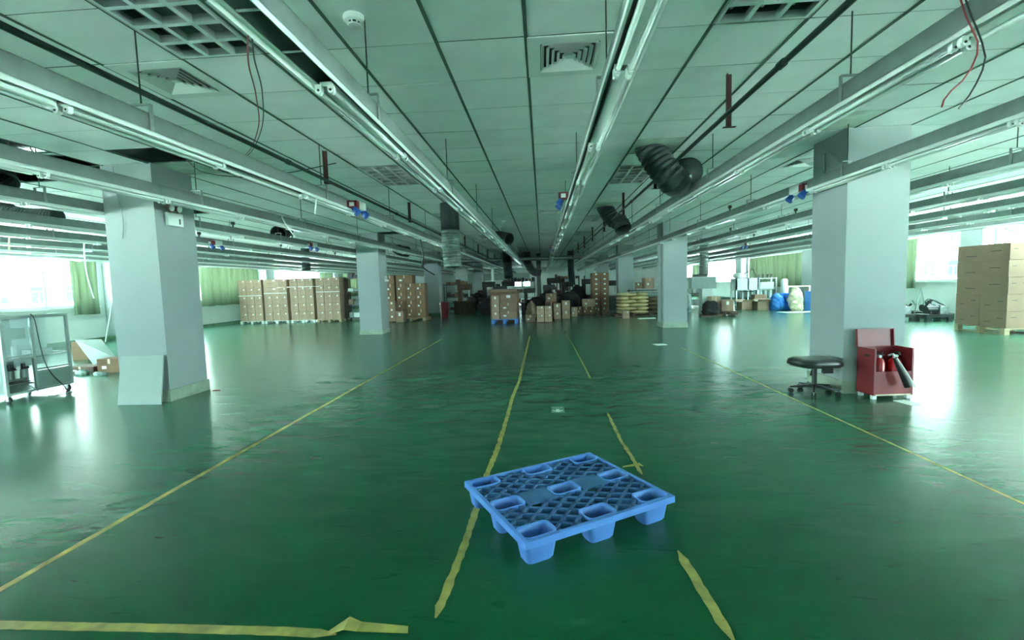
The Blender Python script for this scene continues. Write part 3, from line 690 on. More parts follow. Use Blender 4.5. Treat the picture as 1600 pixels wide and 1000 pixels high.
# floor sign
t = thing('floor_sticker', 'small green exit arrow sticker on the floor behind the pallet', 'sticker', (.137, 4.98, .001))
MB().box(-.072, .072, -.13, .13, 0, .0015, M_sign).build('backing', t)
m = MB(); m.prism([(-.012, -.02), (.012, -.02), (.012, -.06), (.055, -.02), (.055, -.05), (.0, -.11), (-.055, -.05), (-.055, -.02), (-.012, -.06)][:0] or [(-.02, .0), (.02, .0), (.02, -.05), (-.02, -.05)], .0015, .0025, M_plastic)
m.prism([(-.055, -.045), (0, -.105), (.055, -.045), (.055, -.02), (0, -.075), (-.055, -.02)], .0015, .0025, M_plastic); m.build('arrow', t)
m = MB(); x = -.05
for wd in (.018, .02, .016, .02): m.box(x, x+wd, .05, .056, .0015, .0025, M_plastic).box(x, x+.004, .056, .09, .0015, .0025, M_plastic); x += .028
m.build('lettering', t)

# --- blue plastic pallet
def pallet():
    t = thing('plastic_pallet', 'bright blue plastic pallet with nine hollow feet on the green floor', 'pallet', (-.11, 2.11, 0), math.radians(30.6))
    LU, LV, Z0, Z1 = .975, .81, .112, .148
    us, vs_ = (.11, .4925, .865), (.09, .415, .745-.0); hw, hh = .083, .052
    vs_ = (.088, .415, .745)
    # rim
    rim = MB(); w = .022
    rim.box(0, LU, 0, w, Z0, Z1, M_blue).box(0, LU, LV-w, LV, Z0, Z1, M_blue).box(0, w, w, LV-w, Z0, Z1, M_blue).box(LU-w, LU, w, LV-w, Z0, Z1, M_blue)
    rim.build('rim', t)
    rects = [(u-hw-.012, u+hw+.012, v-hh-.012, v+hh+.012) for u in us for v in vs_]
    plates = [(.205, .40, .34, .49), (.585, .77, .34, .49)]
    inside = lambda u, v: any(a < u < b and c < v < d for a, b, c, d in rects+plates)
    # diamond lattice, one bar segment between crossings
    lat = MB(); zt = Z1-.003; zb = Z0+.004; p = .052; hwid = .008
    for sg in (1, -1):
        for q in range(-30, 60):
            # line: v = sg*slope*(u) + c
            slope = .72; c = q*p*1.75
            pts = []
            N = 260; run = None
            for s in range(N+1):
                u = w+(LU-2*w)*s/N; v = sg*slope*u+c-(0 if sg > 0 else 0)
                ok = w < v < LV-w and not inside(u, v)
                if ok and run is None: run = (u, v)
                if (not ok or s == N) and run is not None:
                    e = (u, v); run_, run = run, None
                    if e[0]-run_[0] > .006: pts.append((run_, e))
            nrm = Vector((-sg*slope, 1)).normalized()*hwid
            for a, b in pts:
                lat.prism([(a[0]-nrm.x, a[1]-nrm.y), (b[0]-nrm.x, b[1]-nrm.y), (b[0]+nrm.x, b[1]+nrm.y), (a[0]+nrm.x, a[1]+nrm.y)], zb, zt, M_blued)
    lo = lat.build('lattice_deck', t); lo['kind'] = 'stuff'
    # solid plates
    for a, b, c, d in plates: MB().box(a, b, c, d, Z1-.014, Z1-.003, M_blued).build('solid_plate', t)
    # feet: rounded hollow cups
    def rr(hx, hy, r, n=5):
        out = []
        for (sx, sy, a0) in ((1, 1, 0), (-1, 1, PI/2), (-1, -1, PI), (1, -1, 3*PI/2)):
            for k in range(n+1):
                a = a0+PI/2*k/n; out.append((sx*(hx-r)+r*math.cos(a), sy*(hy-r)+r*math.sin(a)))
        return out
    foot = MB(); o1 = rr(hw+.006, hh+.004, .03); n = len(o1)
    levels = [(o1, Z1-.004), (rr(hw+.012, hh+.01, .03), Z1+.001), (rr(hw+.012, hh+.01, .03), Z0), (rr(hw-.004, hh-.002, .028), .012), (rr(hw-.012, hh-.01, .026), 0)]
    inn = [(rr(hw-.012, hh-.012, .03), .02), (rr(hw-.002, hh-.002, .034), Z1-.012), (rr(hw+.008, hh+.006, .034), Z1+.001)]
    seq = inn+levels[1:]
    vs = []; fs = []
    for pts, z in seq: vs += [(x, y, z) for x, y in pts]
    for i in range(len(seq)-1):
        for k in range(n): fs.append((i*n+k, i*n+(k+1) % n, (i+1)*n+(k+1) % n, (i+1)*n+k))
    fs.append(tuple(range(n))); fs.append(tuple((len(seq)-1)*n+k for k in range(n-1, -1, -1)))
    foot.add(vs, fs, M_blue, True); fm = foot.mesh('foot')
    for u in us:
        for v in vs_:
            f = link('foot', fm, t, (u, v, 0))
    # scuffed dirt mark on the rim
    return t
pallet()

# --- near right: stool
t = thing('office_stool', 'low black swivel stool without backrest beside the right column', 'stool', (3.17, 5.58, 0), .12)
def rrect(hx, hy, r, n=6):
    return [(sx*(hx-r)+r*math.cos(a0+PI/2*k/n), sy*(hy-r)+r*math.sin(a0+PI/2*k/n)) for (sx, sy, a0) in ((1, 1, 0), (-1, 1, PI/2), (-1, -1, PI), (1, -1, 3*PI/2)) for k in range(n+1)]
m = MB(); seq = [(.17, .14, .08, .322), (.235, .20, .12, .328), (.255, .215, .14, .35), (.26, .22, .14, .375), (.25, .21, .14, .40), (.215, .18, .12, .415), (.12, .10, .06, .418)]
vs = [(x, y, z) for hx, hy, r, z in seq for x, y in rrect(hx, hy, r)]; n = 28
m.add(vs, [(i*n+k, i*n+(k+1) % n, (i+1)*n+(k+1) % n, (i+1)*n+k) for i in range(len(seq)-1) for k in range(n)]+[tuple(range(n-1, -1, -1)), tuple((len(seq)-1)*n+k for k in range(n))], M_seat, True); m.build('seat', t)
MB().sweep([(x, y, .352) for x, y in rrect(.257, .217, .14)+[rrect(.257, .217, .14)[0]]], .006, M_blackp, 6, False).build('seat_piping', t)
MB().cyl((0, 0, .10), (0, 0, .33), .026, M_blackp, 16).build('gas_post', t)
MB().box(-.1, .1, -.09, .09, .305, .33, M_blackp).build('seat_plate', t)
m = MB(); m.cyl((-.05, -.05, .315), (-.12, -.12, .29), .006, M_blackp, 8); m.cyl((-.115, -.115, .30), (-.145, -.14, .245), .01, M_blackp, 8, .014); m.build('height_lever', t)
MB().prism([(0, -.02), (.12, -.02), (.12, .02), (0, .02)], .23, .32, M_blackp, Matrix.Translation((.1, 0, 0))).build('back_bracket', t)
MB().cyl((0, 0, .065), (0, 0, .11), .042, M_blackp, 16, .03).build('hub', t)
for k in range(5):
    a = k*2*PI/5+.3; Rm = Matrix.Rotation(a, 4, 'Z'); 
    lg = MB(); lg.add([(.02, -.022, .075), (.02, .022, .075), (.02, .018, .11), (.02, -.018, .11), (.255, -.013, .06), (.255, .013, .06), (.255, .011, .078), (.255, -.011, .078)], [(0, 1, 2, 3), (7, 6, 5, 4), (0, 4, 5, 1), (1, 5, 6, 2), (2, 6, 7, 3), (3, 7, 4, 0)], M_blackp, False, Rm)
    lgo = lg.build('base_leg', t)
    cs = MB(); c0 = Vector((.245, 0, .028))
    for s in (-1, 1): cs.cyl(c0+Vector((0, s*.006, 0)), c0+Vector((0, s*.022, 0)), .028, M_rubber, 14, None, Rm)
    cs.cyl((.245, 0, .03), (.245, 0, .065), .008, M_galv, 8, None, Rm); cs.build('caster', lgo)

# --- red extinguisher cabinet
t = thing('extinguisher_cabinet', 'open red steel fire extinguisher cabinet against the right column', 'cabinet', (3.60, 5.24, 0), math.radians(5))
W, D, Z0, H = .44, .24, .045, .56
th = .012
cb = MB(); cb.box(0, th, 0, D, Z0, H, M_red).box(W-th, W, 0, D, Z0, H, M_red).box(0, W, D-th, D, Z0, H, M_red).box(0, W, 0, D, Z0, Z0+th, M_red)
cb.build('body', t)
MB().box(.02, W-.02, -.004, .008, Z0, .30, M_red).build('front_panel', t)
MB().box(0, W, -.008, 0, .30, .308, M_red).build('front_flange', t)
MB().box(0, W, -.006, .0, Z0-.004, Z0+.012, M_ctape).build('bottom_edge', t)
MB().box(.0, .02, -.008, 0, Z0, H, M_red).build('front_post', t); MB().box(W-.02, W, -.008, 0, Z0, H, M_red).build('front_post', t)
ld = MB(); Tl = Matrix.Translation((0, D-.01, H)) @ Matrix.Rotation(math.radians(-4), 4, 'X')
ld.box(-.02, W-.03, 0, .008, 0, .2, M_red, Tl).box(-.02, -.008, -.025, 0, 0, .2, M_red, Tl).box(W-.042, W-.03, -.025, 0, 0, .2, M_red, Tl).box(-.02, W-.03, -.025, 0, .19, .2, M_red, Tl)
lo = ld.build('lid', t)
MB().box(-.0005, 0, .06, .13, .47, .49, M_blackp).build('side_slot', t)
for x in (.03, W-.03):
    for y in (.03, D-.03): MB().box(x-.02, x+.02, y-.02, y+.02, 0, Z0, M_plastic).build('foot', t)
for i, (x, y) in enumerate(((3.73, 5.36), (3.92, 5.38))):
    e = thing('fire_extinguisher', ('red extinguisher with black hose in the red cabinet, left one', 'red extinguisher with gauge in the red cabinet, right one')[i], 'fire extinguisher', (x, y, .058), 0, 'extinguishers in the red cabinet')
    MB().sweep([(0, 0, 0), (0, 0, .33), (0, 0, .37), (0, 0, .39)], [.062, .062, .045, .02], M_redd, 20).build('bottle', e)
    MB().sweep([(0, 0, .08), (0, 0, .2)], [.0628, .0628], M_lab, 20, False).build('label', e)
    MB().cyl((0, 0, .385), (0, 0, .425), .016, M_galv, 10).build('valve', e)
    MB().box(-.012, .012, -.07, .03, .425, .435, M_blackp).box(-.01, .01, -.06, .02, .445, .453, M_blackp).build('handle', e)
    MB().cyl((0, -.03, .405), (0, -.016, .405), .016, M_plastic, 12).build('gauge', e)
e = thing('discharge_horn', 'black discharge horn with white edge hanging out of the red cabinet', 'extinguisher horn', (3.745, 5.215, .49))
P, _ = corr([(0, .02, 0), (.02, -.02, .02), (.03, -.02, -.03)], .01); MB().sweep(P, .01, M_galv, 8).build('hose_end', e)
MB().sweep([(.025, -.03, -.02), (.06, -.035, -.1), (.13, -.04, -.24), (.17, -.045, -.33)], [.014, .022, .034, .04], M_blackp, 16).build('horn', e)
MB().sweep([(.04, -.05, -.02), (.085, -.062, -.1), (.165, -.076, -.24), (.21, -.085, -.33)], [.005, .006, .007, .007], M_plastic, 8).build('white_edge', e)
tag(MB().box(-.07, .07, -.1, .1, 0, .004, M_lab).build('paper_sheet', None, (3.86, 5.10, 0), .2), 'pale paper sheet on the floor before the red cabinet', 'paper')
tag(MB().box(-.05, .05, -.006, .006, 0, .008, M_wire).build('red_strip', None, (-4.66, 6.18, 0), .2), 'short dark red strip on the floor beside the near left column', 'strip')
tag(MB().box(-.12, .12, -.1, .1, 0, .006, M_lab).build('floor_scrap', None, (2.49, 10.0, 0), .3), 'pale scrap lying before the second right column', 'scrap')
# board leaning on the near left column
t = thing('leaning_board', 'square white board leaning on the front of the near left column', 'board', (-5.125, 5.42, 0))
b = MB().box(-.29, .29, -.008, .008, 0, .62, M_beige).build('board', t); b.rotation_euler.x = math.radians(-10)
# near left aluminium cart
def cart():
    t = thing('test_cart', 'aluminium framed machine cart on casters with clear panels at far left', 'machine cart', (-7.05, 5.52, 0))
    # local: face at x=0 (toward +X), body extends to -x ; y 0..0.87 ; z .09..1.15
    L, Dp, z0, z1 = .87, .75, .10, 1.15; p = .032
    M_prof = mat('aluminium_profile', (.34, .40, .39), .35, .3)
    MB().box(-Dp+.002, -Dp+.006, p, L-p, z0+p, z1-p, M_gray).build('back_panel', t)  # added so the bright background does not show through the cart
    def bar(a, b, nm='frame_bar', m=M_prof):
        MB().box(min(a[0], b[0]), max(a[0], b[0]), min(a[1], b[1]), max(a[1], b[1]), min(a[2], b[2]), max(a[2], b[2]), m).build(nm, t)
    for y in (0, .36, L-p):
        bar((0, y, z0), (-p, y+p, z1))
        if y != .36: bar((-Dp, y, z0), (-Dp+p, y+p, z1))
    for x in (-p, -Dp):
        for z in (z0, z1-p): bar((x, p, z), (x+p, L-p, z+p))
    for y in (0, L-p):
        for z in (z0, z1-p, .56): bar((-p, y, z), (-Dp+p, y+p, z+p))
    bar((-p, p, .56), (0, .36, .56+p)); bar((-p, p, .60), (0, .36, .60+.02)); bar((-p, .36+p, .34), (0, L-p, .34+p)); bar((-p, .36+p, .385), (0, L-p, .385+.02))
    MB().box(-.02, -.016, p, .36, .62, z1-p, M_film).build('clear_panel', t); MB().box(-.02, -.016, .36+p, L-p, .405, z1-p, M_film).build('clear_panel', t)
    MB().box(-.022, -.014, .36+p, L-p, z0+p, .34, M_gray).build('grey_panel', t)
    MB().box(-Dp, 0, 0, L, z1, z1+.012, M_lgray).build('top_plate', t)
    MB().box(-Dp+.01, -.03, .01, L-.01, .56, .575, M_gray).build('shelf', t)
    MB().box(-Dp+.01, -.03, .01, L-.01, z0+.01, z0+.02, M_gray).build('bottom_plate', t)
    MB().box(-Dp+p, -p, .006, .012, z0+p, .56, MATS['socket_blue'] if 0 else M_gray).build('end_panel', t)
    MB().box(-.35, -.34, .36+p, L-p, .42, z1-p, M_mach).build('inner_plate', t); MB().box(-.28, -.1, .45, .7, .58, .66, M_mach).build('inner_block', t)
    for y, h in ((.1, .26), (.26, .16)): MB().cyl((-.15, y, .58), (-.15, y, .58+h), .035, M_plastic, 14).build('bottle', t)
    MB().box(-.3, -.06, .05, .34, .84, .98, M_gray).build('upper_unit', t)
    # air regulator group
    MB().cyl((-.06, .05, .44), (-.06, .33, .44), .018, M_blackp, 10).build('manifold', t)
    for y in (.1, .19, .27): MB().cyl((-.06, y, .42), (-.06, y, .31), .028, M_gray if y != .19 else M_plastic, 14, .024).build('filter_bowl', t); 
    for y in (.1, .27): MB().cyl((-.06, y, .45), (-.06, y, .50), .022, M_blackp, 12).build('knob', t)
    MB().cyl((-.045, .19, .45), (-.03, .19, .45), .026, M_lab, 16).build('gauge', t)
    MB().box(-.2, -.05, .06, .34, .24, .255, M_blackp).build('lower_rail', t)
    for x in (-.05, -Dp+.05):
        for y in (.05, L-.05):
            c = MB(); c.cyl((x, y-.014, .042), (x, y+.014, .042), .042, M_rubber, 16); c.box(x-.02, x+.02, y-.02, y-.016, .03, .1, M_galv).box(x-.02, x+.02, y+.016, y+.02, .03, .1, M_galv).box(x-.025, x+.025, y-.025, y+.025, .09, .1, M_galv); c.build('caster', t)
    return t
cart()
wire('black mains cable trailing down the aluminium cart', [(-7.03, 5.88, 1.17), (-7.0, 5.9, 1.1), (-7.0, 5.93, .8), (-7.0, 5.97, .5), (-7.0, 6.05, .3), (-7.0, 6.18, .12), (-6.95, 6.2, .01)], .006, M_blackp, 'power_cable', 'cable')
wire('grey cable arc on the floor under the cart', [(-7.0, 5.75, .2), (-6.97, 5.85, .08), (-6.93, 5.95, .01), (-6.9, 6.1, .01), (-6.93, 6.25, .01)], .006, M_gray, 'power_cable', 'cable')
t = thing('hose_coil', 'loosely coiled pale hose lying on top of the cart', 'hose', (-7.3, 6.0, 1.165))
for q in range(2): MB().sweep([(.24*math.cos(a)+.02*q, .26*math.sin(a), .012+.02*q) for a in [k*PI/12 for k in range(25)]], .01, M_plastic, 8, False).build('hose_loop', t)
t = thing('plastic_bundle', 'crumpled clear plastic sheet on the cart corner', 'plastic sheet', (-7.35, 5.62, 1.165))
m = MB(); rd = random.Random(5); g = 9; vs = [((i/g-.5)*.42, (j/g-.5)*.2, .01+.1*rd.random()*math.sin(PI*i/g)*math.sin(PI*j/g)+.04*math.sin(PI*i/g)) for i in range(g+1) for j in range(g+1)]
m.add(vs, [(i*(g+1)+j, (i+1)*(g+1)+j, (i+1)*(g+1)+j+1, i*(g+1)+j+1) for i in range(g) for j in range(g)], M_plastic); m.build('sheet', t)

# ================================================================== CARTONS
def carton_mesh(w, d, h, m, style=0):
    g = .006; mb = MB()
    mb.box(-w/2+g, w/2-g, -d/2+g, d/2-g, g*.3, h-g*.6, m)
    y = -d/2+g-.0015; x = -w/2+g-.0015; x2 = w/2-g+.0015
    if style == 0:     # white label, print line and tape over the top seam
        mb.box(w*.10, w*.26, y, y+.002, h*.72, h*.90, M_lab); mb.box(-w*.28, w*.1, y, y+.002, h*.50, h*.535, M_ink); mb.box(-w*.2, w*.05, y, y+.002, h*.30, h*.325, M_ink)
        mb.box(-w/2+g, w/2-g, -.025, .025, h-g*.6, h-g*.6+.001, M_ctape)
    elif style == 1:   # printed bars on front and flank
        for s in (-.25, .2): mb.box(w*s-w*.09, w*s+w*.09, y, y+.002, h*.62, h*.66, M_ink)
        mb.box(x, x+.002, -d*.35, -d*.15, h*.55, h*.60, M_ink); mb.box(x, x+.002, d*.12, d*.32, h*.3, h*.35, M_ink)
        mb.box(w*.3, w*.42, y, y+.002, h*.2, h*.45, M_ink)
    elif style == 2:
        mb.box(-.02, .02, y, y+.002, h*.65, h*.98, M_ctape); mb.box(-w*.3, -w*.12, y, y+.002, h*.3, h*.5, M_lab)
    elif style == 3:
        mb.box(-w*.12, w*.12, y, y+.002, h*.55, h*.85, M_lab)
    return mb.mesh('carton')
_cm = {}
def carton(x0, x1, y0, d, z0, z1, m, style, label, group=None, rz=0, name='carton'):
    key = (round(x1-x0, 3), round(d, 3), round(z1-z0, 3), m.name, style)
    if key not in _cm: _cm[key] = carton_mesh(x1-x0, d, z1-z0, m, style)
    o = bpy.data.objects.new(name, _cm[key]); col.objects.link(o); o.location = ((x0+x1)/2, y0+d/2, z0); o.rotation_euler.z = rz
    return tag(o, label, 'box', group)
def wood_pallet(x, y, w, d, label, m=None, h=.12, rz=0, name='wooden_pallet'):
    m = m or M_wood; t = thing(name, label, 'pallet', (x, y, 0), rz, 'pallets under the stacks')
    for k in range(5): MB().box(-w/2, w/2, -d/2+k*(d-.09)/4, -d/2+.09+k*(d-.09)/4, h-.02, h-.001, m).build('deck_board', t)
    for k in range(3):
        for j in range(3):
            xx = -w/2+.05+k*(w-.1)/2; yy = -d/2+.05+j*(d-.1)/2; MB().box(xx-.05, xx+.05, yy-.05, yy+.05, .018, h-.02, m).build('block', t)
    for k in range(3): 
        xx = -w/2+.05+k*(w-.1)/2; MB().box(xx-.05, xx+.05, -d/2, d/2, 0, .018, m).build('skid_board', t)
    return t
xst = [-13.05, -11.93, -10.77, -9.62]; pn = ('nearest the left wall', 'second from the left wall', 'third from the left wall', 'fourth from the left wall')
for s, x0 in enumerate(xst):
    wood_pallet(x0+.53, 19.55, 1.06, 1.0, 'pale pallet under the carton stack '+pn[s], M_plastic if s < 3 else M_wood)
    w = .345; rr_ = random.Random(s)
    for r in range(5):
        for c in range(3):
            if s in (1,) and r in (3, 4) and c == 0: 
                carton(x0+.01, x0+.01+2*w, 19.06, .5, .12+r*.355, .12+(r+1)*.355, M_cart, 0, 'wide brown carton, %s, row %s up, in stack %s' % (('left',)[0]+' side', ORD[r], pn[s]), 'cartons by the left wall'); continue
            if s == 1 and r in (3, 4) and c == 1: continue
            carton(x0+.01+c*w, x0+.01+(c+1)*w, 19.06+rr_.uniform(-.01, .01), .5, .12+r*.355, .12+(r+1)*.355, M_cart, 0,
                   'brown carton, %s column, %s row up, in stack %s' % (('left', 'middle', 'right')[c], ORD[r], pn[s]), 'cartons by the left wall')
    if s == 3:
        for r in range(5): carton(x0+.01+2*w, x0+.01+3*w, 19.57, .5, .12+r*.355, .12+(r+1)*.355, M_cartd, 2, 'rear brown carton, %s row up, at the exposed end of the fourth stack' % ORD[r], 'cartons by the left wall')
# stretch-film bands
for s in (0, 1, 3):
    x0 = xst[s]; o = MB().box(0, 1.05, -.004, -.002, 0, .03, M_plastic).build('film_band', None, (x0+.01, 19.045, 1.28 if s else 1.2)); tag(o, 'shiny film band wrapped round the carton stack '+pn[s], 'film band')
# stack behind second left column
wood_pallet(-5.42, 19.1, 1.2, 1.0, 'wooden pallet under the dark brown cartons right of the second column')
wood_pallet(-6.75, 19.1, 1.1, 1.0, 'wooden pallet mostly hidden behind the second left column')
def grid(x0, y0, w, d, h, nc, nr, z0, m, style, what, group, drop=()):
    for r in range(nr):
        for c in range(nc):
            if (c, r) in drop: continue
            carton(x0+c*w, x0+(c+1)*w, y0, d, z0+r*h, z0+(r+1)*h, m, style, '%s, %s across and %s up from the pallet' % (what, ORD[c], ORD[r]), group)
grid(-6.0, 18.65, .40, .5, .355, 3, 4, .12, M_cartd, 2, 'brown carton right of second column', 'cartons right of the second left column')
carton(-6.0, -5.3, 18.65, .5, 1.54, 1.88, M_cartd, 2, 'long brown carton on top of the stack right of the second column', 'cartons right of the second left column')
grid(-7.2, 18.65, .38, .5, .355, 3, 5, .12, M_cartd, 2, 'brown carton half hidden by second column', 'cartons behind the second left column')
grid(-6.17, 18.05, .29, .35, .27, 1, 3, .04, M_cartl, 3, 'small pale carton beside the second left column', 'small cartons beside the second left column')
carton(-5.86, -5.54, 18.0, .35, 0, .45, M_cartl, 3, 'single small pale carton standing before the dark brown stack')
# shelf rack behind fourth stack
def rack(x, y, w, d, h, n, label, m=M_steel, items=True, sd=1):
    t = thing('shelf_rack', label, 'shelf rack', (x, y, 0)); rd = random.Random(sd)
    for a in (-w/2, w/2-.04):
        for b in (-d/2, d/2-.04): MB().box(a, a+.04, b, b+.04, 0, h, m).build('upright', t)
    for k in range(n): MB().box(-w/2, w/2, -d/2, d/2, .12+k*(h-.2)/(n-1), .15+k*(h-.2)/(n-1), m).build('shelf', t)
    return t
def bits(x, y, w, d, zs, lab, sd, mats=(M_plastic, M_steel, M_gray, M_cartl)):
    rd = random.Random(sd)
    for si, z in enumerate(zs):
        xx = -w/2+.05; n = 0
        while xx < w/2-.15:
            ww = rd.uniform(.12, .28); hh = rd.uniform(.12, .3); n += 1
            o = MB().rbox(0, ww, -d*.3, d*.28, .002, min(hh, .26), .015, rd.choice(mats), n=2).build('storage_bin', None, (x+xx, y, z)); 
            tag(o, '%s, %s along, shelf %s up' % (lab, ORD[n-1], ('one', 'two', 'three', 'four')[si]), 'bin', lab+'s'); xx += ww+.03
rack(-8.0, 19.7, 1.0, .5, 1.9, 4, 'steel shelf rack behind the fourth carton stack by the left'); bits(-7.95, 19.6, .95, .5, (.15, .72, 1.28, 1.85), 'small bin on the rack behind the left cartons', 3)
rack(-4.4, 24.0, 1.4, .6, 1.5, 3, 'dark shelf rack beyond the third left column', M_steel); bits(-4.4, 24, 1.3, .6, (.15, .80, 1.45), 'dark bin on the rack beyond the third left column', 4, (M_steel, M_cartd, M_ply))
# red bin beside third column
t = thing('waste_bin', 'dark red bin standing right of the third left column', 'bin', (-4.35, 20.2, 0)); MB().sweep([(0, 0, 0), (0, 0, .6)], [.16, .2], M_red, 16).build('body', t); MB().sweep([(0, 0, .6), (0, 0, .68), (0, 0, .72)], [.215, .2, .06], M_red, 16).build('lid', t)

# --- centre group
t = wood_pallet(-1.36, 16.6, .92, .9, 'blue pallet under the small carton group in the centre', M_blue, .16, name='blue_pallet')
carton(-1.52, -.93, 16.3, .55, .16, .44, M_cartl, 2, 'large tan carton lowest of the centre pile', 'cartons in the centre pile')
carton(-1.52, -.93, 16.3, .55, .44, .73, M_cartl, 2, 'large tan carton second up in the centre pile', 'cartons in the centre pile')
carton(-1.50, -.92, 16.3, .55, .73, 1.05, M_cartl, 3, 'large tan carton topmost of the centre pile', 'cartons in the centre pile')
for i, (x0, x1) in enumerate(((-1.80, -1.55 if 0 else -1.67), (-1.66, -1.53))): pass
for i, (a, b, z0, z1) in enumerate([(-1.81, -1.67, 0, 0)]): pass
for c, x0 in enumerate((-1.81,)):
    for r in range(3): carton(x0, x0+.27, 16.25, .3, .16+r*.28, .16+(r+1)*.28, M_cart, 3, 'small brown carton left of the centre pile, %s up' % ORD[r], 'cartons in the centre pile')
carton(-.64, -.27, 16.6, .35, 0, .26, M_cartl, 2, 'single tan carton on the floor right of the centre pile')
for c, x0 in enumerate((-.22, .06)):
    for r in range(2): carton(x0, x0+.27, 16.3, .3, .02+r*.28, .02+(r+1)*.28, M_cart, 0, 'small labelled carton, %s column, %s layer, on the thin board' % (('left', 'right')[c], ('lower', 'upper')[r]), 'four small cartons in the middle')
tag(MB().box(-.36, .36, -.22, .22, 0, .018, M_ply).build('thin_board', None, (.06, 16.45, 0)), 'thin board under the four small labelled cartons', 'board')
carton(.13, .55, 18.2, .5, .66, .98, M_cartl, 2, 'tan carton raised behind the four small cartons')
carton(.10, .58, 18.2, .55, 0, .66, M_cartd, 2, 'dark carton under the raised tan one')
grid(.42, 17.7, .27, .4, .30, 1, 2, .0, M_cart, 3, 'brown carton just right of the middle', 'cartons right of the middle')
grid(.74, 17.8, .31, .4, .345, 1, 2, .0, M_cart, 3, 'brown carton second from the middle', 'cartons right of the middle')
grid(1.16, 18.8, .24, .4, .37, 1, 1, .0, M_cart, 2, 'low brown carton behind dark bags', 'cartons right of the middle')
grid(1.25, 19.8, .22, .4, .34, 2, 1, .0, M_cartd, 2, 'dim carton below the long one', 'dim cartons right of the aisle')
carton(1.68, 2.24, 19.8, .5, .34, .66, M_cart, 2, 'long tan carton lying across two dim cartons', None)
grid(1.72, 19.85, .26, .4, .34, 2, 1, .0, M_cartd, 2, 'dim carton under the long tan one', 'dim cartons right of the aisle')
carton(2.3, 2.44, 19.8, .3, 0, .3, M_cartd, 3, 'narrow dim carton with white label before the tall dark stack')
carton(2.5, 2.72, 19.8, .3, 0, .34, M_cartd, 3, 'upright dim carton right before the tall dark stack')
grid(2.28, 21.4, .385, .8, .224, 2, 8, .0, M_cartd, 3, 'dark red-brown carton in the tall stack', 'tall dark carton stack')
wood_pallet(2.66, 22.35, .7, .5, 'dark pallet tucked behind the tall dark stack', M_ply, .1)
# dark bags and small machines in the far middle
def lumpy(name, label, cat, loc, s, m, sd=0, group=None):
    bm = bmesh.new(); bmesh.ops.create_icosphere(bm, subdivisions=4, radius=1); rd = random.Random(sd); ph = [rd.uniform(0, 6) for _ in range(6)]
    for v in bm.verts:
        c = v.co; k = 1+.09*math.sin(3*c.x+ph[0])+.08*math.sin(4*c.y+ph[1])+.06*math.sin(5*c.z+ph[2])+.05*math.sin(9*c.x+7*c.y+ph[3])+.05*math.sin(13*c.z+8*c.x+ph[4])+.035*math.sin(19*c.y+11*c.z+ph[5])+.03*abs(math.sin(23*c.x-9*c.y))
        v.co = Vector((c.x*s[0]*k, c.y*s[1]*k, max(0, (c.z*k+.75)*s[2])))
    me = bpy.data.meshes.new(name); bm.to_mesh(me); bm.free(); me.materials.append(m)
    for p in me.polygons: p.use_smooth = True
    o = bpy.data.objects.new(name, me); col.objects.link(o); o.location = loc; return tag(o, label, cat, group)
lumpy('black_bag', 'big black bag heap between the middle cartons', 'bag', (1.2, 20.9, 0), (.55, .4, .55), M_rubber, 1)
lumpy('black_bag', 'black bag heap behind the single tan carton', 'bag', (-.3, 18.9, 0), (.42, .35, .5), M_rubber, 2)
lumpy('black_bag', 'dark bag left of the tall dark stack', 'bag', (1.75, 23, 0), (.5, .4, .65), M_rubber, 3)
lumpy('pink_bag', 'dusky pinkish bag behind the single tan carton', 'bag', (-.45, 17.7, 0), (.2, .2, .36), M_sackd, 4)
def small_machine(x, y, s, label, sd, m=M_steel):
    t = thing('small_machine', label, 'machine', (x, y, 0)); rd = random.Random(sd)
    MB().box(-.45*s, .45*s, -.3*s, .3*s, .0, .5*s, m).build('cabinet', t)
    MB().box(-.5*s, .5*s, -.35*s, .35*s, .5*s, .56*s, m).build('table', t)
    MB().box(-.3*s, -.12*s, -.1*s, .2*s, .56*s, 1.25*s, m).build('column', t)
    MB().rbox(-.32*s, .3*s, -.12*s, .12*s, 1.05*s, 1.3*s, .03, m).build('head', t)
    MB().cyl((.2*s, 0, .75*s), (.2*s, 0, 1.08*s), .05*s, M_galv, 10).build('spindle', t)
    return t
small_machine(-2.2, 23.5, 1.0, 'dim machine left of the centre pile far back', 1); small_machine(-.6, 22.0, .9, 'dim machine behind the single tan carton far back', 2)
small_machine(.35, 23.0, 1.0, 'dim machine behind the raised tan carton', 3); small_machine(-3.3, 33, 1.1, 'dim machine beside the pale riser pipe', 4)
small_machine(3.6, 24.5, 1.1, 'dark machine behind the sacks', 5); small_machine(-4.1, 31, .8, 'dark machine beside the fourth left column', 6, M_ply)
small_machine(1.4, 26, 1.1, 'dim machine right of the dark vertical duct', 7); small_machine(-2.0, 28, 1.2, 'dim machine farthest along the middle aisle', 8)
small_machine(-3.9, 23.0, 1.1, 'dark red-brown machine right of the third left column', 11, M_ply)
small_machine(-3.0, 26.0, 1.2, 'dark machine between the left columns and the far aisle', 12)
small_machine(2.6, 26.5, 1.2, 'dark machine behind the tall dark carton stack', 13); small_machine(.7, 28.0, 1.3, 'dark machine at the far end of the middle aisle', 14)
lumpy('black_bag', 'black heap by the foot of the fourth left column', 'bag', (-4.0, 27.5, 0), (.5, .5, .5), M_rubber, 70)
lumpy('black_bag', 'low black heap left of the centre pile', 'bag', (-2.6, 21.8, 0), (.5, .35, .4), M_rubber, 71)
lumpy('black_bag', 'black heap behind the raised tan carton', 'bag', (.2, 20.6, 0), (.45, .35, .6), M_rubber, 72)
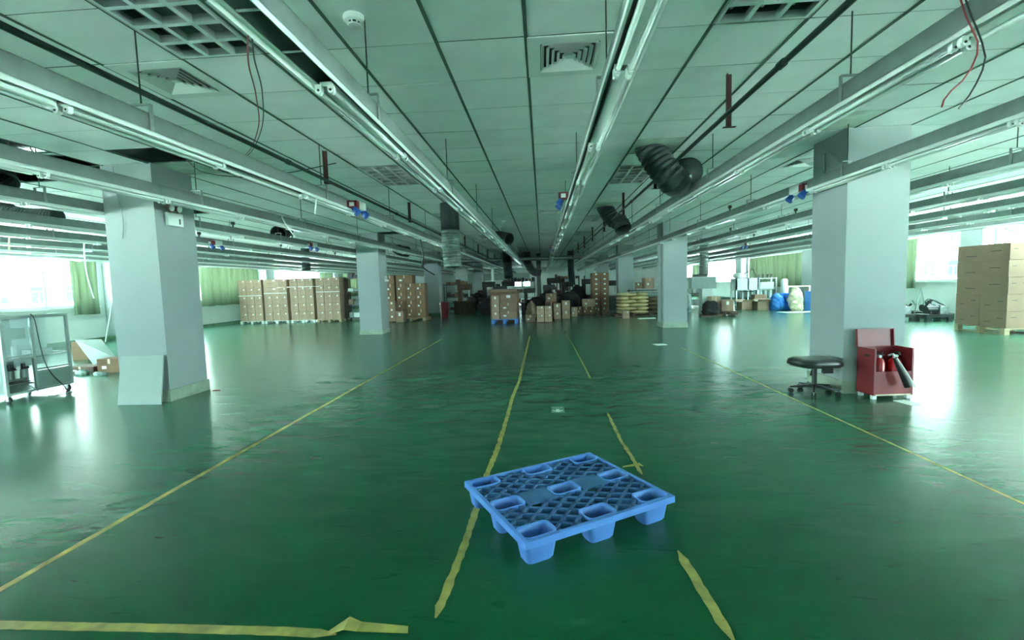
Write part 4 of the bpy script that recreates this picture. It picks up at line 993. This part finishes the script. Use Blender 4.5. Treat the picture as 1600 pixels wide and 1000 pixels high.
rack(1.5, 29, 1.6, .6, 1.7, 3, 'dark shelf rack far right of the aisle', M_steel, sd=4); bits(1.5, 29, 1.5, .6, (.15, .88, 1.65), 'dark bin on the far right rack', 9, (M_steel, M_ply, M_cartd))
rack(-1.6, 31, 2.2, .6, 1.6, 3, 'dark shelf rack far along the middle', M_steel); bits(-1.6, 31, 2.1, .6, (.15, .85, 1.55), 'dark bin on the far middle rack', 10, (M_steel, M_ply, M_cartd))
t = thing('flat_box_pile', 'flattened brown cartons piled on top of the far centre goods', 'cardboard', (-1.5, 18.3, 0)); MB().box(-.55, .55, -.3, .3, 0, 1.1, M_cartd).build('lower_box', t); MB().box(-.6, .5, -.3, .3, 1.1, 1.2, M_cartl).build('flat_sheet', t)

# --- sacks
def sack(x, y, z, w, d, h, m, label, group, rz=0, sd=0):
    bm = bmesh.new(); bmesh.ops.create_cube(bm, size=2); bmesh.ops.subdivide_edges(bm, edges=bm.edges, cuts=5, use_grid_fill=True); rd = random.Random(sd); p = rd.uniform(0, 6)
    for v in bm.verts:
        c = v.co; n = (abs(c.x)**4+abs(c.y)**4+1e-9); r = 1
        ex = 1-.12*abs(c.y)**4; ey = 1-.12*abs(c.x)**4; ez = (1-.5*abs(c.x)**8)*(1-.45*abs(c.y)**8)
        k = 1+.07*math.sin(5*c.x+p)*math.cos(4*c.y+p)
        kk = 1-.10*abs(c.z)**3
        v.co = Vector((c.x*w/2*ex*kk, c.y*d/2*ey*kk, c.z*h/2*ez*k+h/2))
    me = bpy.data.meshes.new('sack'); bm.to_mesh(me); bm.free(); me.materials.append(m)
    for q in me.polygons: q.use_smooth = True
    o = bpy.data.objects.new('sack', me); col.objects.link(o); o.location = (x, y, z); o.rotation_euler.z = rz; return tag(o, label, 'sack', group)
tag(MB().box(-.75, .75, -.5, .5, 0, .02, M_ply).box(-.7, -.6, -.5, .5, .02, .07, M_ply).box(-.05, .05, -.5, .5, .02, .07, M_ply).box(.6, .7, -.5, .5, .02, .07, M_ply).box(-.75, .75, -.5, .5, .07, .09, M_ply).build('dark_pallet', None, (3.55, 18.8, 0)), 'dark pallet under the yellow-brown sacks', 'pallet')
for r in range(6):
    wl = .74 if r % 2 else .45
    for c in range(2):
        w = (wl if c == 0 else 1.18-wl)
        x = 2.96+(w/2 if c == 0 else wl+w/2)
        sack(x, 18.62, .09+r*.138, w+.02, .8, .142, M_sack, 'yellow-brown woven sack, %s end, %s layer up, in the sack pile' % (('left', 'right')[c], ORD[r]), 'sacks on the dark pallet', sd=r*2+c)
for r in range(4): sack(4.75, 19.7, r*.17, 1.0, .8, .172, M_sackd, 'dark brown sack, %s layer up, in the heap right of the yellow sacks' % ORD[r], 'dark sacks', .1*(r % 2), 20+r)
carton(2.95, 3.19, 17.2, .3, 0, .29, M_cart, 0, 'small labelled carton on floor before the sacks')
tag(MB().box(-.6, .6, -.1, .1, 0, .015, M_ply).build('dark_strip_board', None, (2.6, 17.7, 0), .05), 'dark thin boards lying left of the small labelled carton', 'board')
tag(MB().box(-.3, .3, -.12, .12, 0, .02, M_plastic).build('floor_strip', None, (3.75, 17.0, 0), .1), 'white slat on floor right of the small labelled carton', 'slat')
# piled goods behind sacks (upper right of them)
rack(4.6, 21.3, 1.5, .7, 1.0, 2, 'low rack behind the sacks', M_steel)
carton(4.55, 4.98, 21.0, .4, 1.02, 1.50, M_cart, 2, 'tilted brown carton on the rack behind the sacks', rz=.2)
carton(4.2, 4.5, 21.0, .4, 1.02, 1.3, M_cartl, 3, 'smaller brown carton on the rack behind the sacks', rz=-.3)
carton(5.0, 5.25, 21.0, .4, 1.02, 1.25, M_lgray, 3, 'pale carton at the end of the rack behind the sacks')
for i, (x, z, m) in enumerate(((4.4, .93 if 0 else .14, M_gray), (4.9, .14, M_lgray))): lumpy('cloth_bundle', ('grey cloth bundle low on the rack', 'pale cloth bundle low on the rack')[i], 'cloth', (x, 21.25, z+.02), (.18, .16, .2), m, 30+i)
t = thing('cloth_roll', 'teal-grey cloth roll lying above the dark sacks', 'cloth roll', (4.6, 19.7, .68)); MB().cyl((-.4, 0, .1), (.4, 0, .1), .1, M_gray, 14).build('roll', t)

# --- right clutter
t = thing('grey_panel_box', 'flat grey-green box standing on a white pedestal on the right', 'box', (6.3, 18.7, .99)); MB().box(-.47, .47, -.2, .2, 0, .45, M_gray).build('body', t); MB().box(-.48, .48, -.21, .21, .45, .465, M_lgray).build('lid', t)
t = thing('white_pedestal', 'white pedestal under the flat grey-green box', 'pedestal', (6.43, 18.7, 0)); MB().box(-.2, .2, -.2, .2, 0, .97, M_lgray).build('body', t); MB().box(-.24, .24, -.22, .22, .97, .988, M_lgray).build('top', t)
tag(MB().rbox(-.25, .25, -.15, .15, 0, .1, .02, M_steel).build('folded_sheet', None, (6.2, 18.7, 1.458)), 'dark folded sheet on top of the grey-green box', 'sheet')
lumpy('black_bag', 'black bag at foot of the white pedestal', 'bag', (6.3, 17.75, 0), (.32, .28, .3), M_rubber, 12)
carton(6.45, 6.80, 18.2, .4, .13, .69, M_cart, 2, 'slumped brown carton right of the white pedestal', rz=.15)
carton(6.82, 7.25, 18.0, .4, .13, .56, M_cart, 3, 'brown carton nearest the white rack on the dark boards', rz=-.1)
wood_pallet(6.85, 18.2, .95, .7, 'pallet under the slumped brown cartons', M_ply, .12)
t = thing('scrap_boards', 'low heap of dark broken boards on the right floor', 'boards', (6.4, 17.2, 0), .05)
for i, (x, y, l, a) in enumerate(((-.3, 0, .8, .05), (.3, .1, .7, -.1), (.45, -.1, .4, .3))): 
    MB().box(-l/2, l/2, -.1, .1, 0, .05, M_ply, Matrix.Translation((x, y, .0+.05*i)) @ Matrix.Rotation(a, 4, 'Z')).build('board', t)
lumpy('blue_bag', 'blue wrapped bundle right of the second right column', 'bag', (5.35, 18.6, 0), (.35, .25, .3), M_bluep, 14); lumpy('grey_bag', 'pale grey bags heaped behind the blue bundle', 'bag', (5.85, 19.9, 0), (.4, .28, .45), M_gray, 15)
rack(6.9, 23.0, 2.2, .6, 1.3, 3, 'grey rack of parts behind the white pedestal', M_steel); bits(6.9, 22.9, 2.1, .6, (.15, .7, 1.25), 'grey bin on the rack behind the pedestal', 12, (M_gray, M_steel, M_lgray))
# white workbench rack
t = thing('white_workbench', 'white steel workbench rack with open lower bay on the right', 'workbench', (9.05, 21.4, 0))
for x in (-.48, .02, .44):
    for y in (-.3, .26): MB().box(x, x+.06, y, y+.04, 0, 1.36, M_mach).build('upright', t)
MB().box(-.48, .5, -.3, .3, .82, 1.34, M_mach).build('upper_cabinet', t); MB().box(-.48, .5, -.3, .3, .10, .14, M_mach).build('lower_shelf', t); MB().box(-.3, .3, -.31, -.3, .74, .78, M_steel).build('rail', t)
for k in range(3): MB().box(-.46, .48, -.306, -.3, .86+k*.16, .865+k*.16, M_gray).build('drawer_line', t)
lumpy('white_cloth', 'crumpled white cloth on top of the white workbench', 'cloth', (8.8, 21.4, 1.36), (.22, .2, .14), M_plastic, 40); lumpy('grey_parts_heap', 'grey parts heap in the lower bay of the workbench', 'parts', (9.25, 21.4, .145), (.14, .14, .2), M_steel, 41)
t = thing('boom_frame', 'thin black angled boom above the white workbench', 'frame', (9.4, 21.9, 0)); MB().cyl((-.5, 0, 1.36), (.25, 0, 1.75), .02, M_steel, 8).build('boom_arm', t); MB().cyl((.25, 0, 1.75), (.42, 0, 1.36), .02, M_steel, 8).build('boom_strut', t); MB().box(-.55, .5, -.04, .04, 1.3, 1.36, M_steel).build('boom_rail', t); MB().box(.4, .46, -.03, .03, 0, 1.3, M_steel).box(-.55, -.49, -.03, .03, 0, 1.3, M_steel).build('post', t)
# glass-walled machine with pipes
t = thing('filter_machine', 'steel machine with pipes and valves beside the drawn curtain', 'machine', (10.05, 21.6, 0))
for x in (-.4, .35): MB().box(x, x+.05, -.25, -.2, 0, 1.35, M_galv).box(x, x+.05, .2, .25, 0, 1.35, M_galv).build('upright', t)
for z in (.4, .8, 1.3): MB().box(-.4, .4, -.25, .25, z, z+.03, M_galv).build('tray', t)
for x in (-.2, 0, .2): MB().cyl((x, 0, .43), (x, 0, .78), .07, M_mach, 12).build('canister', t)
MB().rbox(-.3, .3, -.2, .2, .84, 1.15, .03, M_mach).build('pump', t)
for k, x in enumerate((-.25, -.1, .1, .25)): MB().cyl((x, 0, 1.33), (x, 0, 1.48), .025, M_steel, 8).cyl((x-.05, 0, 1.48), (x+.05, 0, 1.48), .02, M_steel, 8).build('valve', t)
t = thing('white_tank', 'tall white cylindrical tank beside the drawn curtain', 'tank', (10.58, 21.0, 0)); MB().sweep([(0, 0, .5), (0, 0, 1.2), (0, 0, 1.28)], [.14, .14, .08], M_mach, 20).build('vessel', t); MB().cyl((0, 0, 0), (0, 0, .5), .09, M_gray, 14).build('stand', t)
t = thing('grey_drum', 'pale grey-green drum lying right of the white tank', 'drum', (10.75, 20.45, 0)); MB().cyl((-.18, 0, .62), (.18, 0, .62), .18, M_lgray, 18).build('drum', t); MB().box(-.2, .2, -.2, .2, 0, .44, M_gray).build('cradle', t); MB().cyl((.1, 0, .8), (.1, 0, .9), .03, M_lgray, 8).build('spout', t)
carton(9.25, 9.75, 20.8, .4, .0, .62, M_cartl, 1, 'pale printed carton before the white workbench')
def open_box(x, y, w, d, h, label, rz=0):
    t = thing('open_carton', label, 'box', (x, y, 0), rz, 'open cartons before the workbench'); th = .012
    MB().box(-w/2, w/2, -d/2, -d/2+th, 0, h, M_cart).box(-w/2, w/2, d/2-th, d/2, 0, h, M_cart).box(-w/2, -w/2+th, -d/2, d/2, 0, h, M_cart).box(w/2-th, w/2, -d/2, d/2, 0, h, M_cart).box(-w/2, w/2, -d/2, d/2, 0, th, M_cart).build('body', t)
    for s in (-1, 1):
        Tm = Matrix.Translation((0, s*d/2, h)) @ Matrix.Rotation(s*-.9, 4, 'X'); MB().box(-w/2, w/2, -.004, .004, 0, d*.4, M_cart, Tm).build('flap', t)
    m = MB(); rd = random.Random(int(x*10)); g = 7
    vs = [((i/g-.5)*w*.9, (j/g-.5)*d*.9, h*.75+rd.random()*.14) for i in range(g+1) for j in range(g+1)]
    m.add(vs, [(i*(g+1)+j, (i+1)*(g+1)+j, (i+1)*(g+1)+j+1, i*(g+1)+j+1) for i in range(g) for j in range(g)], M_plastic); m.build('packing_paper', t)
open_box(8.68, 20.5, .48, .38, .34, 'open carton spilling white packing, nearer the middle', .2); open_box(9.22, 20.05, .5, .4, .36, 'open carton spilling white packing, beside the blue crates', -.1)
M_bc = mat('crate_blue', (.04, .25, .80), .4, noise=.1)
def crate(x, y, z, w, d, h, label, rz=0):
    t = thing('blue_crate', label, 'crate', (x, y, z), rz, 'blue crates on the right'); m = MB()
    for a in ((-w/2, w/2, -d/2, -d/2+.01), (-w/2, w/2, d/2-.01, d/2), (-w/2, -w/2+.01, -d/2, d/2), (w/2-.01, w/2, -d/2, d/2)): m.box(*a, 0, h, M_bc)
    m.box(-w/2, w/2, -d/2, d/2, 0, .01, M_bc); m.build('body', t)
    MB().box(-w/2-.012, w/2+.012, -d/2-.012, -d/2, h-.03, h, M_bc).box(-w/2-.012, w/2+.012, d/2, d/2+.012, h-.03, h, M_bc).box(-w/2-.012, -w/2, -d/2, d/2, h-.03, h, M_bc).box(w/2, w/2+.012, -d/2, d/2, h-.03, h, M_bc).build('rim', t)
    for k in range(4):
        xx = -w/2+w*(k+.5)/4; MB().box(xx-.008, xx+.008, -d/2-.008, -d/2, .02, h-.03, M_bc).build('rib', t)
crate(9.98, 19.9, 0, .36, .4, .34, 'blue crate, lower of the pair beside cream bags'); crate(9.98, 19.9, .341, .36, .4, .34, 'blue crate, upper of the pair beside cream bags')
crate(10.62, 18.9, 0, .4, .4, .38, 'blue crate by the right column edge, lower', .05); crate(10.62, 18.9, .381, .4, .4, .38, 'blue crate by the right column edge, upper', .05)
lumpy('blue_tarp', 'bright blue crumpled tarp bag beside the blue crates', 'bag', (9.66, 19.7, 0), (.26, .26, .36), M_bc, 50)
lumpy('cream_bag', 'large cream bag between the blue crates', 'bag', (10.22, 19.45, .04), (.28, .25, .48), M_cream, 51); lumpy('cream_bag', 'smaller cream bag low before the large cream one', 'bag', (10.05, 18.95, 0), (.22, .18, .24), M_cream, 52)
t = thing('water_jug', 'clear pale blue water jug on top of the blue crates', 'jug', (10.62, 18.85, .762)); MB().sweep([(0, 0, 0), (0, 0, .22), (0, 0, .28), (0, 0, .33)], [.12, .12, .05, .04], M_mach, 18).build('bottle', t); MB().cyl((0, 0, .33), (0, 0, .36), .045, M_bc, 12).build('cap', t)
tag(MB().box(-.5, .5, -.02, .02, 0, .05, M_cream).box(-.48, -.44, -.02, .02, -.9, 0, M_cream).box(.44, .48, -.02, .02, -.9, 0, M_cream).build('pale_rail', None, (11.3, 21.2, .9)), 'pale rail frame before the drawn curtain', 'rail')
tag(MB().box(-.9, .9, -.35, .35, 0, .008, M_plastic).build('white_sheet', None, (10.0, 18.3, 0), .1), 'white sheet spread on the floor before the cream bags', 'sheet')

# --- right big carton stack
wood_pallet(10.4, 10.98, 1.3, 1.2, 'wooden pallet under the big carton stack at far right', M_wood, .14)
rd = random.Random(11)
for r in range(5):
    h = .362
    if r in (0, 1):
        parts = [(9.77, 10.38, 10.38, .62, 'front left'), (9.77, 10.38, 11.0, .6, 'rear left'), (10.38, 11.03, 10.38, .62, 'front right')]
    else:
        parts = [(9.77, 10.25, 10.38, 1.22, 'long left flank'), (10.25, 11.03, 10.38, .62, 'front right')]
    for x0, x1, y0, d, nm in parts:
        carton(x0, x1, y0+rd.uniform(-.01, .01), d, .14+r*h, .14+(r+1)*h, M_cartl, 1, 'kraft carton, %s, %s layer, of the big stack at far right' % (nm, ORD[r]), 'big carton stack at far right')
# machines behind it
def scrap_machine(x, y, label, sd):
    t = thing('stripped_machine', label, 'machine', (x, y, 0)); rd = random.Random(sd)
    MB().box(-.35, .35, -.25, .25, .12, .2, M_steel).build('base_frame', t)
    for a in (-.28, .28):
        for b in (-.2, .2): MB().box(a-.06, a+.06, b-.05, b+.05, 0, .12, M_blackp).build('foot', t)
    MB().cyl((-.2, 0, .32), (.1, 0, .32), .11, M_steel, 16).build('motor', t)
    MB().rbox(.08, .3, -.15, .15, .2, .42, .02, M_galv).build('gearbox', t)
    for k in range(7):
        p = (rd.uniform(-.3, .3), rd.uniform(-.2, .2), rd.uniform(.2, .4)); q = (p[0]+rd.uniform(-.25, .25), p[1]+rd.uniform(-.1, .1), p[2]+rd.uniform(.02, .2)); MB().cyl(p, q, rd.uniform(.012, .03), rd.choice((M_steel, M_galv, M_blackp)), 8).build('rod', t)
    P, _ = corr([(-.2, 0, .4), (-.1, -.1, .58), (.1, -.12, .5), (.25, -.1, .42)], .02); MB().sweep(P, .012, M_blackp, 6).build('hose', t)
scrap_machine(10.2, 14.0, 'stripped dark machine hard by the right column edge', 1); scrap_machine(10.95, 13.7, 'stripped dark machine, middle of the three near the right window', 2); scrap_machine(11.55, 14.6, 'stripped dark machine nearest the big carton stack', 3)
t = thing('a_frame', 'thin grey A-shaped stand rising from the stripped machines', 'stand', (11.0, 14.2, 0)); MB().cyl((-.2, 0, 0), (0, 0, .92), .016, M_gray, 8).build('leg', t); MB().cyl((.22, 0, 0), (0, 0, .92), .016, M_gray, 8).build('leg', t); MB().cyl((-.1, 0, .45), (.1, 0, .45), .012, M_gray, 8).build('crossbar', t)

# --- left debris
t = thing('tilted_panel', 'flat grey-green panel propped on the debris at left', 'panel', (-9.0, 8.9, .0))
MB().add([(-1.47, .7, .43), (-.94, .8, .42), (.98, -.8, .21), (.6, -.9, .12), (-1.47, .7, .415), (-.94, .8, .405), (.98, -.8, .195), (.6, -.9, .105)], [(0, 1, 2, 3), (7, 6, 5, 4), (0, 4, 5, 1), (1, 5, 6, 2), (2, 6, 7, 3), (3, 7, 4, 0)], mat('panel_dull', (.11, .16, .155), .6)).build('sheet', t)
MB().box(-1.35, -1.0, .5, .75, 0, .40, M_cartd).build('prop_block', t)
carton(-8.05, -7.62, 7.72, .35, 0, .26, M_cartd, 2, 'dark broken carton in the debris beside the near left column', rz=.1)
carton(-8.7, -8.15, 7.75, .35, 0, .12, M_ply, 2, 'flattened dark carton in the debris behind the cart')
lumpy('plastic_scrap', 'crumpled clear plastic scrap in front of the debris', 'plastic', (-8.2, 7.6, 0), (.12, .07, .05), M_gray, 60); lumpy('plastic_scrap', 'second crumpled plastic scrap beside the broken carton', 'plastic', (-7.75, 7.5, 0), (.12, .07, .04), M_gray, 61)
t = thing('leaning_stick', 'long thin white stick leaning up behind the near left column', 'stick', (-9.6, 9.5, .35)); MB().cyl((-.35, .3, .0), (.6, -.1, 1.95), .014, M_plastic, 8).build('stick', t)
t = thing('drain_pipe', 'pale vertical drain pipe beside the left wall pier', 'pipe', (-13.1, 13.38, 0)); MB().cyl((0, 0, 0), (0, 0, 2.9), .08, M_beige, 16).build('pipe', t); 
for z in (.5, 1.5, 2.5): MB().cyl((0, 0, z), (0, 0, z+.05), .088, M_beige, 16).build('clamp', t)
# white hoses / frames by right window piers
for i, y in enumerate((13.25, 14.15)):
    t = thing('drain_pipe', ('white vertical pipe above the big right carton stack, nearer', 'white vertical pipe above the big right carton stack, farther')[i], 'pipe', (11.98, y, 0)); MB().cyl((0, 0, 0), (0, 0, 3.0), .05, M_plastic, 12).build('pipe', t); MB().cyl((0, 0, 1.2), (0, 0, 1.25), .058, M_plastic, 12).build('clamp', t)

# --- buildings outside
def facade(x, s, y0, y1, label, pitch):
    t = thing('opposite_building', label, 'building', (x, (y0+y1)/2, -6)); L = (y1-y0)/2
    MB().box(min(0, s*8), max(0, s*8), -L, L, 0, 13, M_fac).build('wall', t)
    y = -L+1.5; 
    while y < L-1.5:
        for z in (1.4, 4.4, 7.0, 9.9):
            w = MB(); a, b = sorted((-s*.05, 0)); w.box(a, b, y, y+1.1, z, z+1.3, M_fac); wo = w.build('window', t)
            c = -s*.06; a, b = sorted((c, -s*.05)); MB().box(a, b, y+.06, y+1.04, z+.85, z+1.24, M_facw).box(a, b, y+.06, y+.5, z+.06, z+.78, M_facw).box(a, b, y+.6, y+1.04, z+.06, z+.78, M_facw).build('pane', wo)
        y += pitch
facade(-34, -1, 4, 60, 'washed-out white building outside the left windows', 2.3); facade(32, 1, 4, 60, 'washed-out white building outside the right windows', 2.3)
